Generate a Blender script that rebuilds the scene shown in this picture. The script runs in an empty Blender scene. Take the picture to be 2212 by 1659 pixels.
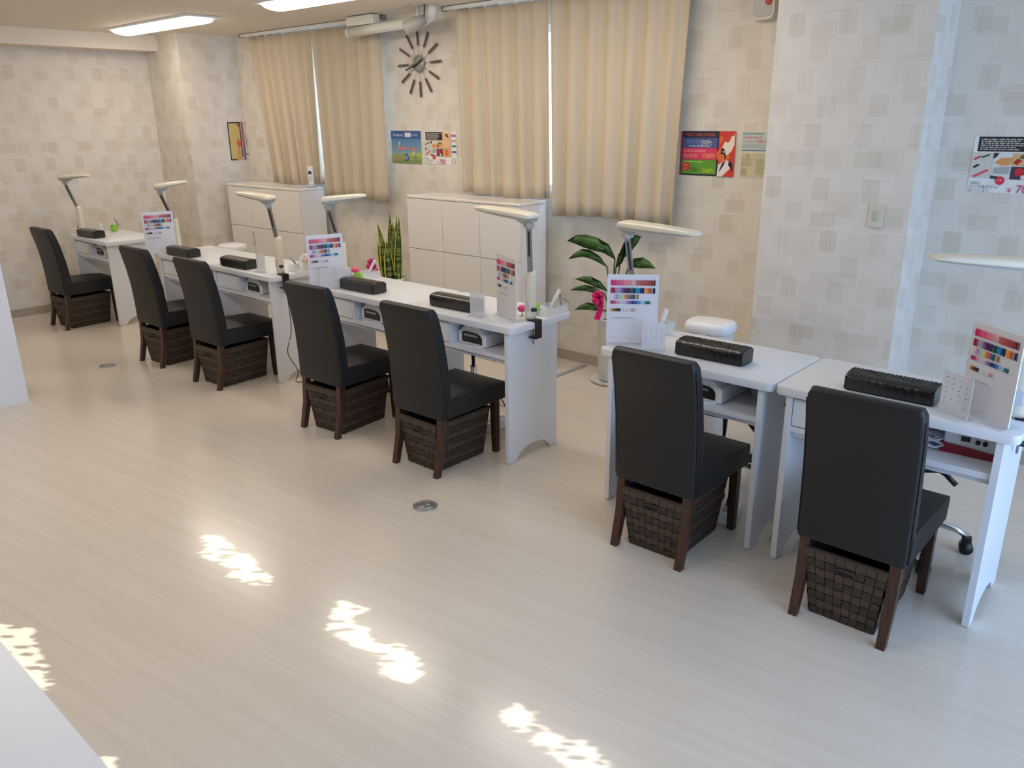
import bpy, bmesh, math, random
from mathutils import Vector, Matrix
random.seed(7)
PI = math.pi
S = bpy.context.scene
COL = S.collection

# ------------------------------------------------------------------ camera
cam_d = bpy.data.cameras.new('camera'); cam = bpy.data.objects.new('camera', cam_d); COL.objects.link(cam)
cam_d.sensor_width = 36.0
cam_d.lens = 1734.365 / 2212 * 36.0
cam_d.clip_start = 0.02
F_ = Vector((-0.63254252, 0.7072862, -0.31565201)); R_ = Vector((0.74758945, 0.66408452, -0.01008804)); U_ = Vector((-0.20248448, 0.24235922, 0.9488214))
cam.matrix_world = Matrix(((R_.x, U_.x, -F_.x, 0), (R_.y, U_.y, -F_.y, 0), (R_.z, U_.z, -F_.z, 1.72), (0, 0, 0, 1)))
S.camera = cam
# ------------------------------------------------------------------ world, sun, exposure
S.view_settings.view_transform = 'Standard'; S.view_settings.look = 'None'
S.view_settings.gamma = 1.0; S.view_settings.use_curve_mapping = False
S.view_settings.exposure = 0.0
W = bpy.data.worlds.new('world'); S.world = W; W.use_nodes = True
bgn = W.node_tree.nodes['Background']
bgn.inputs['Color'].default_value = (0.40, 0.615, 1.0, 1); bgn.inputs['Strength'].default_value = 6.0
SUN_AZ = math.radians(50); SUN_EL = math.atan(0.44)
sd = bpy.data.lights.new('sun', 'SUN'); sd.energy = 10.0; sd.color = (1.0, 0.97, 0.86); sd.angle = math.radians(0.1)
so = bpy.data.objects.new('sun', sd); COL.objects.link(so)
so.rotation_euler = Vector((math.sin(SUN_AZ)*math.cos(SUN_EL), math.cos(SUN_AZ)*math.cos(SUN_EL), -math.sin(SUN_EL))).to_track_quat('-Z', 'Y').to_euler()
so.location = (-8, -6, 5)
LIGHT_STRENGTH = 12.6
LIGHT_COLOR = (1.0, 0.895, 0.765)

# sky portal filling the wide glazed opening in the right wall
pd = bpy.data.lights.new('sky_portal', 'AREA'); pd.shape = 'RECTANGLE'; pd.size = 2.1; pd.size_y = 3.8; pd.cycles.is_portal = True
po = bpy.data.objects.new('sky_portal', pd); COL.objects.link(po); po.location = (2.03, 1.95, 1.21); po.rotation_euler = (0, math.radians(90), 0)

# ------------------------------------------------------------------ constants of the room
ZC = 2.481; YW = 4.525; XL = -8.216; XR = 1.9; YB = -1.6
ZT = 0.74                                   # desk top height

# ------------------------------------------------------------------ materials
def lin(c):
    return tuple(((v/255.0)/12.92 if v/255.0 <= 0.04045 else ((v/255.0+0.055)/1.055)**2.4) for v in c)
MATS = {}
def mat(name, rgb=(200, 200, 200), rough=0.5, metal=0.0, spec=0.5, coat=0.0, sheen=0.0, noise=0.0, nscale=40.0, bump=0.0, bscale=200.0, emit=None, estr=0.0, trans=0.0):
    if name in MATS: return MATS[name]
    m = bpy.data.materials.new(name); m.use_nodes = True
    nt = m.node_tree; b = nt.nodes['Principled BSDF']
    c = lin(rgb)
    b.inputs['Base Color'].default_value = (*c, 1); b.inputs['Roughness'].default_value = rough
    b.inputs['Metallic'].default_value = metal; b.inputs['Specular IOR Level'].default_value = spec
    b.inputs['Coat Weight'].default_value = coat; b.inputs['Sheen Weight'].default_value = sheen
    if emit:
        b.inputs['Emission Color'].default_value = (*emit, 1); b.inputs['Emission Strength'].default_value = estr
    if noise or bump:
        tc = nt.nodes.new('ShaderNodeTexCoord')
    if noise:
        n = nt.nodes.new('ShaderNodeTexNoise'); n.inputs['Scale'].default_value = nscale; n.inputs['Detail'].default_value = 3
        nt.links.new(tc.outputs['Object'], n.inputs['Vector'])
        r = nt.nodes.new('ShaderNodeMix'); r.data_type = 'RGBA'
        r.inputs['A'].default_value = (*[max(0, v*(1-noise)) for v in c], 1); r.inputs['B'].default_value = (*[min(1, v*(1+noise)) for v in c], 1)
        nt.links.new(n.outputs['Fac'], r.inputs['Factor']); nt.links.new(r.outputs['Result'], b.inputs['Base Color'])
    if bump:
        n2 = nt.nodes.new('ShaderNodeTexNoise'); n2.inputs['Scale'].default_value = bscale
        nt.links.new(tc.outputs['Object'], n2.inputs['Vector'])
        bp = nt.nodes.new('ShaderNodeBump'); bp.inputs['Strength'].default_value = bump; bp.inputs['Distance'].default_value = 0.002
        nt.links.new(n2.outputs['Fac'], bp.inputs['Height']); nt.links.new(bp.outputs['Normal'], b.inputs['Normal'])
    MATS[name] = m
    return m
def clear_mat(name, rgb=(235, 238, 240), opacity=0.25, rough=0.08):
    if name in MATS: return MATS[name]
    m = bpy.data.materials.new(name); m.use_nodes = True; nt = m.node_tree
    b = nt.nodes['Principled BSDF']; b.inputs['Base Color'].default_value = (*lin(rgb), 1); b.inputs['Roughness'].default_value = rough
    b.inputs['Alpha'].default_value = opacity
    MATS[name] = m
    return m
def node_math(nt, op, a, b=None, c=None):
    n = nt.nodes.new('ShaderNodeMath'); n.operation = op
    for i, v in enumerate((a, b, c)):
        if v is None: continue
        if isinstance(v, (int, float)): n.inputs[i].default_value = v
        else: nt.links.new(v, n.inputs[i])
    return n.outputs[0]
def wallpaper():
    m = bpy.data.materials.new('wallpaper'); m.use_nodes = True; nt = m.node_tree
    b = nt.nodes['Principled BSDF']; b.inputs['Roughness'].default_value = 0.75; b.inputs['Specular IOR Level'].default_value = 0.25
    g = nt.nodes.new('ShaderNodeNewGeometry')
    sp = nt.nodes.new('ShaderNodeSeparateXYZ'); nt.links.new(g.outputs['Position'], sp.inputs[0])
    sn = nt.nodes.new('ShaderNodeSeparateXYZ'); nt.links.new(g.outputs['True Normal'], sn.inputs[0])
    ax = node_math(nt, 'ABSOLUTE', sn.outputs[0]); ay = node_math(nt, 'ABSOLUTE', sn.outputs[1])
    u = node_math(nt, 'ADD', node_math(nt, 'MULTIPLY', sp.outputs[0], ay), node_math(nt, 'MULTIPLY', sp.outputs[1], ax))
    v = sp.outputs[2]
    base = lin((226, 218, 206))
    cur = nt.nodes.new('ShaderNodeRGB'); cur.outputs[0].default_value = (*base, 1); colr = cur.outputs[0]
    def layer(colr, pu, pv, shift, ou, ov, w, h, rgb, amt, seed):
        # repeated rectangles: period pu x pv, each row shifted sideways, tone varies per cell
        vv = node_math(nt, 'ADD', node_math(nt, 'DIVIDE', v, pv), ov)
        row = node_math(nt, 'FLOOR', vv)
        uu = node_math(nt, 'ADD', node_math(nt, 'ADD', node_math(nt, 'DIVIDE', u, pu), ou), node_math(nt, 'MULTIPLY', row, shift))
        fu = node_math(nt, 'FRACT', uu); fv = node_math(nt, 'FRACT', vv)
        inside = node_math(nt, 'MULTIPLY', node_math(nt, 'LESS_THAN', fu, w/pu), node_math(nt, 'LESS_THAN', fv, h/pv))
        cv = nt.nodes.new('ShaderNodeCombineXYZ')
        nt.links.new(node_math(nt, 'FLOOR', uu), cv.inputs[0]); nt.links.new(row, cv.inputs[1]); cv.inputs[2].default_value = seed
        wn = nt.nodes.new('ShaderNodeTexWhiteNoise'); wn.noise_dimensions = '3D'; nt.links.new(cv.outputs[0], wn.inputs['Vector'])
        fac = node_math(nt, 'MULTIPLY', inside, node_math(nt, 'MULTIPLY_ADD', wn.outputs['Value'], amt*0.26, amt*0.12))
        mx = nt.nodes.new('ShaderNodeMix'); mx.data_type = 'RGBA'; mx.inputs['B'].default_value = (*lin(rgb), 1)
        nt.links.new(fac, mx.inputs['Factor']); nt.links.new(colr, mx.inputs['A'])
        return mx.outputs['Result']
    colr = layer(colr, 0.30, 0.21, 0.37, 0.1, 0.2, 0.17, 0.13, (206, 196, 180), 0.7, 1)
    colr = layer(colr, 0.26, 0.24, 0.31, 0.55, 0.4, 0.14, 0.12, (234, 229, 221), 0.9, 2)
    colr = layer(colr, 0.25, 0.26, 0.27, 0.3, 0.0, 0.085, 0.11, (196, 182, 160), 1.0, 3)
    colr = layer(colr, 0.25, 0.26, 0.27, 0.82, 0.45, 0.09, 0.10, (203, 192, 174), 1.0, 4)
    colr = layer(colr, 0.33, 0.30, 0.43, 0.3, 0.12, 0.13, 0.075, (198, 186, 166), 1.0, 5)
    colr = layer(colr, 0.25, 0.26, 0.27, 0.17, 0.05, 0.006, 0.15, (200, 188, 168), 1.0, 6)
    colr = layer(colr, 0.33, 0.26, 0.27, 0.7, 0.6, 0.14, 0.006, (204, 192, 174), 1.0, 7)
    nt.links.new(colr, b.inputs['Base Color'])
    return m
def floor_mat():
    m = bpy.data.materials.new('floor_vinyl'); m.use_nodes = True; nt = m.node_tree
    b = nt.nodes['Principled BSDF']; b.inputs['Roughness'].default_value = 0.19; b.inputs['Specular IOR Level'].default_value = 0.5
    g = nt.nodes.new('ShaderNodeNewGeometry')
    mp = nt.nodes.new('ShaderNodeMapping'); mp.vector_type = 'POINT'; mp.inputs['Rotation'].default_value = (0, 0, math.radians(-7.5))
    nt.links.new(g.outputs['Position'], mp.inputs['Vector'])
    def streak(sx, sy, det):
        m2 = nt.nodes.new('ShaderNodeMapping'); m2.inputs['Scale'].default_value = (sx, sy, 1); nt.links.new(mp.outputs[0], m2.inputs['Vector'])
        n = nt.nodes.new('ShaderNodeTexNoise'); n.inputs['Scale'].default_value = 1.0; n.inputs['Detail'].default_value = det; n.inputs['Roughness'].default_value = 0.6
        nt.links.new(m2.outputs[0], n.inputs['Vector']); return n.outputs['Fac']
    s1 = streak(0.9, 26, 4); s2 = streak(2.5, 110, 2); s3 = streak(0.35, 3.5, 2)
    f = node_math(nt, 'ADD', node_math(nt, 'MULTIPLY', s1, 0.55), node_math(nt, 'ADD', node_math(nt, 'MULTIPLY', s2, 0.25), node_math(nt, 'MULTIPLY', s3, 0.2)))
    cr = nt.nodes.new('ShaderNodeValToRGB'); nt.links.new(f, cr.inputs[0])
    e = cr.color_ramp.elements; e[0].position = 0.27; e[0].color = (*lin((208, 196, 180)), 1); e[1].position = 0.76; e[1].color = (*lin((224, 214, 201)), 1)
    nt.links.new(cr.outputs[0], b.inputs['Base Color'])
    return m
def attr_mat(name, rough=0.3):
    m = bpy.data.materials.new(name); m.use_nodes = True; nt = m.node_tree
    a = nt.nodes.new('ShaderNodeAttribute'); a.attribute_name = 'Col'
    b = nt.nodes['Principled BSDF']; b.inputs['Roughness'].default_value = rough
    nt.links.new(a.outputs['Color'], b.inputs['Base Color']); return m
def wood_mat():
    m = bpy.data.materials.new('dark_wood'); m.use_nodes = True; nt = m.node_tree
    b = nt.nodes['Principled BSDF']; b.inputs['Roughness'].default_value = 0.35
    tc = nt.nodes.new('ShaderNodeTexCoord'); mp = nt.nodes.new('ShaderNodeMapping'); mp.inputs['Scale'].default_value = (60, 60, 4)
    nt.links.new(tc.outputs['Object'], mp.inputs['Vector'])
    n = nt.nodes.new('ShaderNodeTexNoise'); n.inputs['Scale'].default_value = 1.5; n.inputs['Detail'].default_value = 4; nt.links.new(mp.outputs[0], n.inputs['Vector'])
    cr = nt.nodes.new('ShaderNodeValToRGB'); nt.links.new(n.outputs['Fac'], cr.inputs[0])
    e = cr.color_ramp.elements; e[0].position = 0.3; e[0].color = (*lin((46, 26, 17)), 1); e[1].position = 0.7; e[1].color = (*lin((80, 48, 31)), 1)
    nt.links.new(cr.outputs[0], b.inputs['Base Color']); return m
def curtain_mat():
    m = bpy.data.materials.new('curtain_fabric'); m.use_nodes = True; nt = m.node_tree
    b = nt.nodes['Principled BSDF']; b.inputs['Base Color'].default_value = (*lin((214, 198, 172)), 1); b.inputs['Roughness'].default_value = 0.85
    b.inputs['Specular IOR Level'].default_value = 0.2; b.inputs['Sheen Weight'].default_value = 0.15
    tr = nt.nodes.new('ShaderNodeBsdfTranslucent'); tr.inputs['Color'].default_value = (*lin((210, 190, 158)), 1)
    mx = nt.nodes.new('ShaderNodeMixShader'); mx.inputs[0].default_value = 0.10
    nt.links.new(b.outputs[0], mx.inputs[1]); nt.links.new(tr.outputs[0], mx.inputs[2])
    nt.links.new(mx.outputs[0], nt.nodes['Material Output'].inputs['Surface']); return m
def leaf_mat(name, dark, light, axis_scale):
    m = bpy.data.materials.new(name); m.use_nodes = True; nt = m.node_tree
    b = nt.nodes['Principled BSDF']; b.inputs['Roughness'].default_value = 0.4
    tc = nt.nodes.new('ShaderNodeTexCoord'); mp = nt.nodes.new('ShaderNodeMapping'); mp.inputs['Scale'].default_value = axis_scale
    nt.links.new(tc.outputs['Object'], mp.inputs['Vector'])
    n = nt.nodes.new('ShaderNodeTexNoise'); n.inputs['Scale'].default_value = 1.0; n.inputs['Detail'].default_value = 2; nt.links.new(mp.outputs[0], n.inputs['Vector'])
    cr = nt.nodes.new('ShaderNodeValToRGB'); nt.links.new(n.outputs['Fac'], cr.inputs[0])
    e = cr.color_ramp.elements; e[0].position = 0.4; e[0].color = (*lin(dark), 1); e[1].position = 0.6; e[1].color = (*lin(light), 1)
    nt.links.new(cr.outputs[0], b.inputs['Base Color']); return m

M_WALL = wallpaper(); M_FLOOR = floor_mat(); M_WOOD = wood_mat(); M_CURT = curtain_mat(); M_COL = attr_mat('painted_tips', 0.25)
M_CEIL = mat('ceiling_paint', (232, 222, 206), 0.9, spec=0.2)
M_DESK = mat('white_laminate', (229, 231, 236), 0.35, noise=0.015, nscale=30)
M_DESKE = mat('white_edge_band', (228, 227, 228), 0.4)
M_CAB = mat('cabinet_white', (232, 226, 218), 0.18)
M_LEATH = mat('charcoal_leather', (22, 21, 21), 0.47, spec=0.45, noise=0.12, nscale=60, bump=0.25, bscale=500)
M_PILL = mat('black_leather', (26, 25, 24), 0.24, spec=0.6, bump=0.2, bscale=120)
M_BASK = mat('brown_paper_weave', (74, 58, 44), 0.55, noise=0.35, nscale=14, bump=0.3, bscale=220)
M_BASK2 = mat('brown_paper_weave_dark', (56, 44, 34), 0.55, noise=0.35, nscale=14, bump=0.3, bscale=220)
M_BASKIN = mat('basket_lining', (22, 18, 15), 0.8)
M_CHROME = mat('chrome', (215, 218, 222), 0.12, metal=1.0)
M_STEEL = mat('grey_steel', (150, 150, 152), 0.35, metal=0.8)
M_BLACK = mat('black_plastic', (22, 21, 22), 0.4)
M_BLACKM = mat('black_metal_clamp', (36, 32, 30), 0.35, metal=0.3)
M_LAMP = mat('lamp_ivory', (234, 225, 203), 0.3)
M_LAMPG = mat('lamp_grey', (178, 180, 174), 0.4)
M_WHITE = mat('white_plastic', (238, 238, 238), 0.3)
M_UV = mat('uv_case_white', (228, 230, 236), 0.28)
M_ACR = clear_mat('clear_acrylic', (240, 242, 246), 0.30)
M_FROST = clear_mat('frosted_acrylic', (238, 238, 242), 0.55, 0.3)
M_BOARD = clear_mat('sample_board_white', (236, 234, 238), 0.92, 0.25)
M_GLASS = clear_mat('window_glass', (240, 245, 250), 0.06, 0.02)
M_BASE = mat('baseboard_vinyl', (176, 162, 144), 0.5)
M_COVE = mat('cove_strip', (214, 208, 200), 0.4)
M_RAIL = mat('rail_white', (226, 224, 216), 0.35)
M_PINK = mat('hot_pink', (238, 84, 130), 0.6); M_GREEN = mat('lime_plastic', (150, 214, 60), 0.35)
M_MAG = mat('magenta_ribbon', (222, 24, 110), 0.35)
M_GREY = mat('grey_metal_disc', (160, 160, 158), 0.35, metal=0.6)
M_DUCT = mat('floor_cable_grey', (160, 160, 160), 0.5)
M_RED = mat('dark_red_plastic', (140, 24, 40), 0.3)
M_POT = mat('white_pot', (224, 222, 218), 0.3)
M_SOIL = mat('soil', (40, 32, 26), 0.9)
M_LIGHT = mat('fluorescent_tube_glow', (255, 255, 255), 0.5, emit=LIGHT_COLOR, estr=LIGHT_STRENGTH)
M_REFL = mat('light_housing', (236, 236, 236), 0.4)
M_SNAKE = leaf_mat('snake_leaf', (52, 74, 32), (128, 146, 72), (6, 6, 55))
M_SNEDGE = mat('snake_leaf_edge', (208, 200, 96), 0.4)
M_LEAF = leaf_mat('broad_leaf', (34, 66, 26), (58, 98, 40), (8, 8, 8))
M_TAUPE = mat('clock_taupe', (92, 72, 66), 0.4); M_DISC = mat('clock_disc', (170, 166, 152), 0.35, metal=0.4)
M_HAND = mat('clock_hand_black', (20, 18, 18), 0.4)
def pm(rgb, rough=0.55): return mat('print_%02x%02x%02x' % tuple(rgb), rgb, rough)

# ------------------------------------------------------------------ mesh helpers
class MB:
    def __init__(s): s.v = []; s.f = []; s.sm = []
    def add(s, vs, fs, smooth=False):
        o = len(s.v); s.v += [tuple(x) for x in vs]; s.f += [tuple(i+o for i in f) for f in fs]; s.sm += [smooth]*len(fs); return s
    def box(s, x0, x1, y0, y1, z0, z1):
        return s.add([(x0,y0,z0),(x1,y0,z0),(x1,y1,z0),(x0,y1,z0),(x0,y0,z1),(x1,y0,z1),(x1,y1,z1),(x0,y1,z1)],
                     [(0,3,2,1),(4,5,6,7),(0,1,5,4),(1,2,6,5),(2,3,7,6),(3,0,4,7)])
    def rbox(s, x0, x1, y0, y1, z0, z1, r=0.01, seg=2):
        bm = bmesh.new(); bmesh.ops.create_cube(bm, size=1.0)
        for v in bm.verts: v.co = Vector(((x0+x1)/2+v.co.x*(x1-x0), (y0+y1)/2+v.co.y*(y1-y0), (z0+z1)/2+v.co.z*(z1-z0)))
        bmesh.ops.bevel(bm, geom=list(bm.edges), offset=r, segments=seg, profile=0.5, affect='EDGES')
        bm.verts.index_update()
        ar = sorted((f.calc_area() for f in bm.faces), reverse=True)[:6][-1]*0.999
        fl = [f.calc_area() < ar for f in bm.faces]
        s.add([v.co[:] for v in bm.verts], [[v.index for v in f.verts] for f in bm.faces], True); s.sm[-len(fl):] = fl; bm.free(); return s
    def loft(s, rings, cap=True, smooth=True, closed=True):
        n = len(rings[0]); vs = [p for r in rings for p in r]; fs = []
        for i in range(len(rings)-1):
            for j in range(n if closed else n-1):
                a = i*n+j; b = i*n+(j+1) % n; fs.append((a, b, b+n, a+n))
        if cap and closed: fs.append(tuple(range(n))[::-1]); fs.append(tuple(range((len(rings)-1)*n, len(rings)*n)))
        return s.add(vs, fs, smooth)
    def lathe(s, prof, c=(0,0,0), n=20, cap=True):
        rings = [[(c[0]+r*math.cos(2*PI*k/n), c[1]+r*math.sin(2*PI*k/n), c[2]+z) for k in range(n)] for r, z in prof]
        return s.loft(rings, cap)
    def tube(s, pts, r, n=8, cap=True):
        pts = [Vector(p) for p in pts]; rings = []
        rr = r if isinstance(r, (list, tuple)) else [r]*len(pts)
        up = Vector((0.123, 0.31, 0.94)).normalized()
        for i, p in enumerate(pts):
            t = (pts[min(i+1, len(pts)-1)]-pts[max(i-1, 0)]).normalized()
            a = t.cross(up)
            if a.length < 0.05: a = t.cross(Vector((1,0,0)))
            a.normalize(); b = t.cross(a).normalized()
            rings.append([tuple(p+a*rr[i]*math.cos(2*PI*k/n)+b*rr[i]*math.sin(2*PI*k/n)) for k in range(n)])
        return s.loft(rings, cap)
    def prism(s, poly, axis, a0, a1):
        # poly in the two other axes, extruded along axis 0/1/2
        def P(u, v, w):
            return (w, u, v) if axis == 0 else ((u, w, v) if axis == 1 else (u, v, w))
        n = len(poly); vs = [P(u, v, a0) for u, v in poly]+[P(u, v, a1) for u, v in poly]
        fs = [tuple(range(n))[::-1], tuple(range(n, 2*n))]+[(i, (i+1) % n, n+(i+1) % n, n+i) for i in range(n)]
        return s.add(vs, fs)
    def mesh(s, name, m=None, mods=None):
        me = bpy.data.meshes.new(name); me.from_pydata(s.v, [], s.f)
        for p, q in zip(me.polygons, s.sm): p.use_smooth = q
        bm = bmesh.new(); bm.from_mesh(me); bmesh.ops.recalc_face_normals(bm, faces=bm.faces); bm.to_mesh(me); bm.free()
        if m:
            for x in (m if isinstance(m, (list, tuple)) else [m]): me.materials.append(x)
        me.update(); return me
def smooth_by_angle(me, deg=35):
    for p in me.polygons: p.use_smooth = True
    bm = bmesh.new(); bm.from_mesh(me)
    for e in bm.edges:
        if len(e.link_faces) == 2 and e.calc_face_angle(0) > math.radians(deg): e.smooth = False
    bm.to_mesh(me); bm.free()
def obj(name, me, parent=None, loc=None, rotz=None):
    if isinstance(me, tuple): me = me[0].mesh(name, me[1])
    o = bpy.data.objects.new(name, me); COL.objects.link(o)
    if parent: o.parent = parent
    if loc: o.location = loc
    if rotz is not None: o.rotation_euler = (0, 0, rotz)
    return o
def tag(o, label, cat, group=None):
    o['label'] = label; o['category'] = cat
    if group: o['group'] = group
    return o
def thing(name, label, cat, loc=(0,0,0), rotz=0.0, group=None):
    o = bpy.data.objects.new(name, None); COL.objects.link(o); o.location = loc; o.rotation_euler = (0, 0, rotz)
    o.empty_display_size = 0.1
    return tag(o, label, cat, group)
def struct(name, mb, m):
    o = obj(name, mb.mesh(name, m)); o['kind'] = 'structure'; return o
CACHE = {}
def cached(key, fn):
    if key not in CACHE: CACHE[key] = fn()
    return CACHE[key]

# ================================================================== SETTING
struct('floor', MB().box(XL-0.3, XR+0.2, YB-0.2, YW+0.2, -0.08, 0), M_FLOOR)
struct('ceiling', MB().box(XL-0.3, XR+0.2, YB-0.2, YW+0.2, ZC, ZC+0.1), M_CEIL)
# slightly lower ceiling field towards the camera, and soffit along the far left wall
struct('trim_1', MB().box(-5.47, XR, YB, 2.985, ZC-0.03, ZC-0.0005), M_CEIL)
struct('trim_2', MB().box(XL, -7.97, YB, YW, 2.345, ZC-0.0005), M_CEIL)
# back (main) wall with two window openings hidden behind the curtains
def wall_y(mb, y0, y1, x0, x1, z0, z1, holes):
    xs = sorted(holes); cur = x0
    for (a, b, c, d) in xs:
        mb.box(cur, a, y0, y1, z0, z1); mb.box(a, b, y0, y1, z0, c); mb.box(a, b, y0, y1, d, z1); cur = b
    mb.box(cur, x1, y0, y1, z0, z1); return mb
WIN = [(-6.95, -5.45, 1.22, 2.30), (-4.25, -2.85, 1.22, 2.30)]
struct('wall_back', wall_y(MB(), YW, YW+0.15, XL-0.2, XR+0.2, 0, ZC, WIN), M_WALL)
struct('wall_left', MB().box(XL-0.2, XL, YB, YW, 0, 2.345), M_WALL)
XP = -7.58
struct('wall_pilaster', MB().box(XL, XP, 3.92, YW, 0, ZC), M_WALL)
CX0, CX1, CY = -1.93, -1.175, 4.19
struct('wall_column', MB().box(CX0, CX1, CY, YW, 0, ZC), M_WALL)
# right wall with a wide glazed opening (daylight), wall behind the camera with a wide window
mb = MB(); mb.box(XR, XR+0.15, YB, 0.0, 0, ZC); mb.box(XR, XR+0.15, 3.9, YW, 0, ZC); mb.box(XR, XR+0.15, 0.0, 3.9, 0, 0.12); mb.box(XR, XR+0.15, 0.0, 3.9, 2.30, ZC)
struct('wall_right', mb, M_WALL)
BW = [(-6.85, -4.15, 1.20, 2.34)]
struct('wall_front', wall_y(MB(), YB-0.12, YB, XL-0.2, XR+0.2, 0, ZC, BW), M_WALL)
def window(idx, plane, a0, a1, z0, z1, w, nm):
    mb = MB(); t = 0.04
    def bx(p0, p1, q0, q1):
        (mb.box(p0, p1, w-0.03, w+0.03, q0, q1) if plane == 'y' else mb.box(w-0.03, w+0.03, p0, p1, q0, q1))
    bx(a0, a1, z0, z0+t); bx(a0, a1, z1-t, z1); bx(a0, a0+t, z0+t, z1-t); bx(a1-t, a1, z0+t, z1-t)
    for k in range(1, nm): c = a0+(a1-a0)*k/nm; bx(c-t/2, c+t/2, z0+t, z1-t)
    f = struct('window_%d' % idx, mb, M_WHITE)
    for k in range(nm):
        p0 = a0+(a1-a0)*k/nm+t/2; p1 = a0+(a1-a0)*(k+1)/nm-t/2; g = MB()
        (g.box(p0, p1, w-0.003, w+0.003, z0+t, z1-t) if plane == 'y' else g.box(w-0.003, w+0.003, p0, p1, z0+t, z1-t))
        obj('pane', g.mesh('pane', M_GLASS), f)
window(1, 'y', *WIN[0], YW+0.08, 2); window(2, 'y', *WIN[1], YW+0.08, 2)
window(3, 'x', 0.0, 3.9, 0.12, 2.30, XR+0.07, 4)
for i, h in enumerate(BW): window(4+i, 'y', *h, YB-0.06, 1)
# baseboards with a pale cove strip below
def baseboard(name, segs):
    mb = MB()
    for (x0, x1, y0, y1) in segs: mb.box(x0, x1, y0, y1, 0.012, 0.085)
    o = struct(name, mb, M_BASE)
    c = MB()
    for (x0, x1, y0, y1) in segs: c.box(x0-0.004, x1+0.004, y0-0.006, y1+0.001, 0, 0.012)
    obj('cove_strip', c.mesh('cove_strip', M_COVE), o)
baseboard('baseboard_back', [(XP, CX0, YW-0.008, YW), (CX0, CX1, CY-0.008, CY), (CX1, XR, YW-0.008, YW)])
baseboard('baseboard_left', [(XL, XL+0.008, YB, 3.92), (XL, XP, 3.912, 3.92), (XP, XP+0.008, 3.92, YW)])

# ------------------------------------------------------------------ curtains and rails
def curtain(label, x0t, x1t, x0b, x1b, zt, zb, n, seed, amp=0.028):
    rnd = random.Random(seed); N = n*14; R = 14; y = 4.425
    ph = [rnd.uniform(-0.5, 0.5) for _ in range(n+3)]; am = [rnd.uniform(0.65, 1.25) for _ in range(n+3)]
    vs = []; fs = []
    for i in range(R+1):
        t = i/R; z = zt+(zb-zt)*t
        for j in range(N+1):
            u = j/N; k = u*n; kk = int(min(k, n-0.001)); fr = k-kk
            a = am[kk]*(1-fr)+am[kk+1]*fr; p = ph[kk]*(1-fr)+ph[kk+1]*fr
            s = math.sin(2*PI*k+p*(0.4+1.2*t)); s = math.copysign(abs(s)**0.7, s)
            dx = 0.012*t*math.sin(3*PI*k+p*4)
            xx = (x0t+(x1t-x0t)*u)*(1-t)+(x0b+(x1b-x0b)*u)*t
            zz = z+(0.012*math.sin(5.1*u+seed) if i == R else 0)
            vs.append((xx+dx, y-amp*a*s*(0.55+0.45*t)-0.01*t, zz))
    for i in range(R):
        for j in range(N): a = i*(N+1)+j; fs.append((a, a+1, a+N+2, a+N+1))
    o = obj('curtain', MB().add(vs, fs, True).mesh('curtain', M_CURT))
    md = o.modifiers.new('thick', 'SOLIDIFY'); md.thickness = 0.003
    tag(o, label, 'curtain', 'beige pleated curtains')
    for k in range(n+1):
        xx = x0t+(x1t-x0t)*(k/n); obj('hook', MB().box(xx-0.004, xx+0.004, y-0.004, y+0.004, zt-0.003, zt+0.0125).mesh('hook', M_RAIL), o)
ZK = 2.438
curtain('beige pleated curtain on the left above the far white cabinet with the phone', -7.20, -6.215, -6.98, -6.20, ZK, 1.15, 7, 3)
curtain('beige curtain beside the clock, next to the far cabinet, hanging lower than its neighbour', -6.21, -5.31, -6.155, -5.31, ZK, 1.05, 6, 5)
curtain('beige pleated curtain right of the clock, ending on the nearer white cabinet', -4.46, -3.605, -4.42, -3.575, ZK, 1.175, 6, 8)
curtain('wide beige pleated curtain between the nearer cabinet and the red and green poster', -3.585, -2.56, -3.555, -2.60, ZK, 1.07, 7, 12)
def rail(label, x0, x1):
    t = thing('curtain_rail', label, 'curtain rail', ((x0+x1)/2, 4.43, ZK+0.013)); h = (x1-x0)/2
    obj('track', MB().box(-h, h, -0.018, 0.018, 0.0, 0.024).mesh('track', M_RAIL), t)
    for s in (-1, 1): obj('end_cap', MB().rbox(s*h-0.012, s*h+0.012, -0.022, 0.022, -0.006, 0.026, 0.004).mesh('end_cap', M_STEEL), t)
rail('white curtain rail left of the clock', -7.32, -5.26); rail('white curtain rail right of the clock', -4.58, -2.48)

# ------------------------------------------------------------------ ceiling lights
def ceiling_light(label, xc, yc, half=0.68):
    t = thing('ceiling_light', label, 'ceiling light', (xc, yc, ZC), 0, 'surface-mounted fluorescent ceiling lights')
    zb = -0.03 if yc < 2.9 and xc > -5.0 else 0.0
    pr = [(-0.15, zb-0.001), (0.15, zb-0.001), (0.135, zb-0.016), (-0.135, zb-0.016)]
    obj('housing', MB().prism(pr, 0, -half-0.04, half+0.04).mesh('housing', M_REFL), t)
    rings = []
    for u, w, d in ((-1.0, 0.02, 0.006), (-0.985, 0.07, 0.02), (-0.93, 0.125, 0.04), (0.93, 0.125, 0.04), (0.985, 0.07, 0.02), (1.0, 0.02, 0.006)):
        rings.append([(u*half, w*math.cos(a), zb-0.016-d*math.sin(a)) for a in [PI*k/10 for k in range(11)]])
    obj('diffuser', MB().loft(rings, True, True).mesh('diffuser', M_LIGHT), t)
ceiling_light('glowing ceiling light nearest the far left wall', -6.92, 3.45)
ceiling_light('glowing ceiling light above the left curtain, second from the far left wall', -4.58, 3.45)
ceiling_light('fluorescent ceiling light above the middle pair of desks', -2.75, 3.45)
ceiling_light('fluorescent ceiling light over the open floor at the far end', -6.92, 0.9)
ceiling_light('fluorescent ceiling light over the open floor in the middle of the room', -4.58, 0.9)
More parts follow.
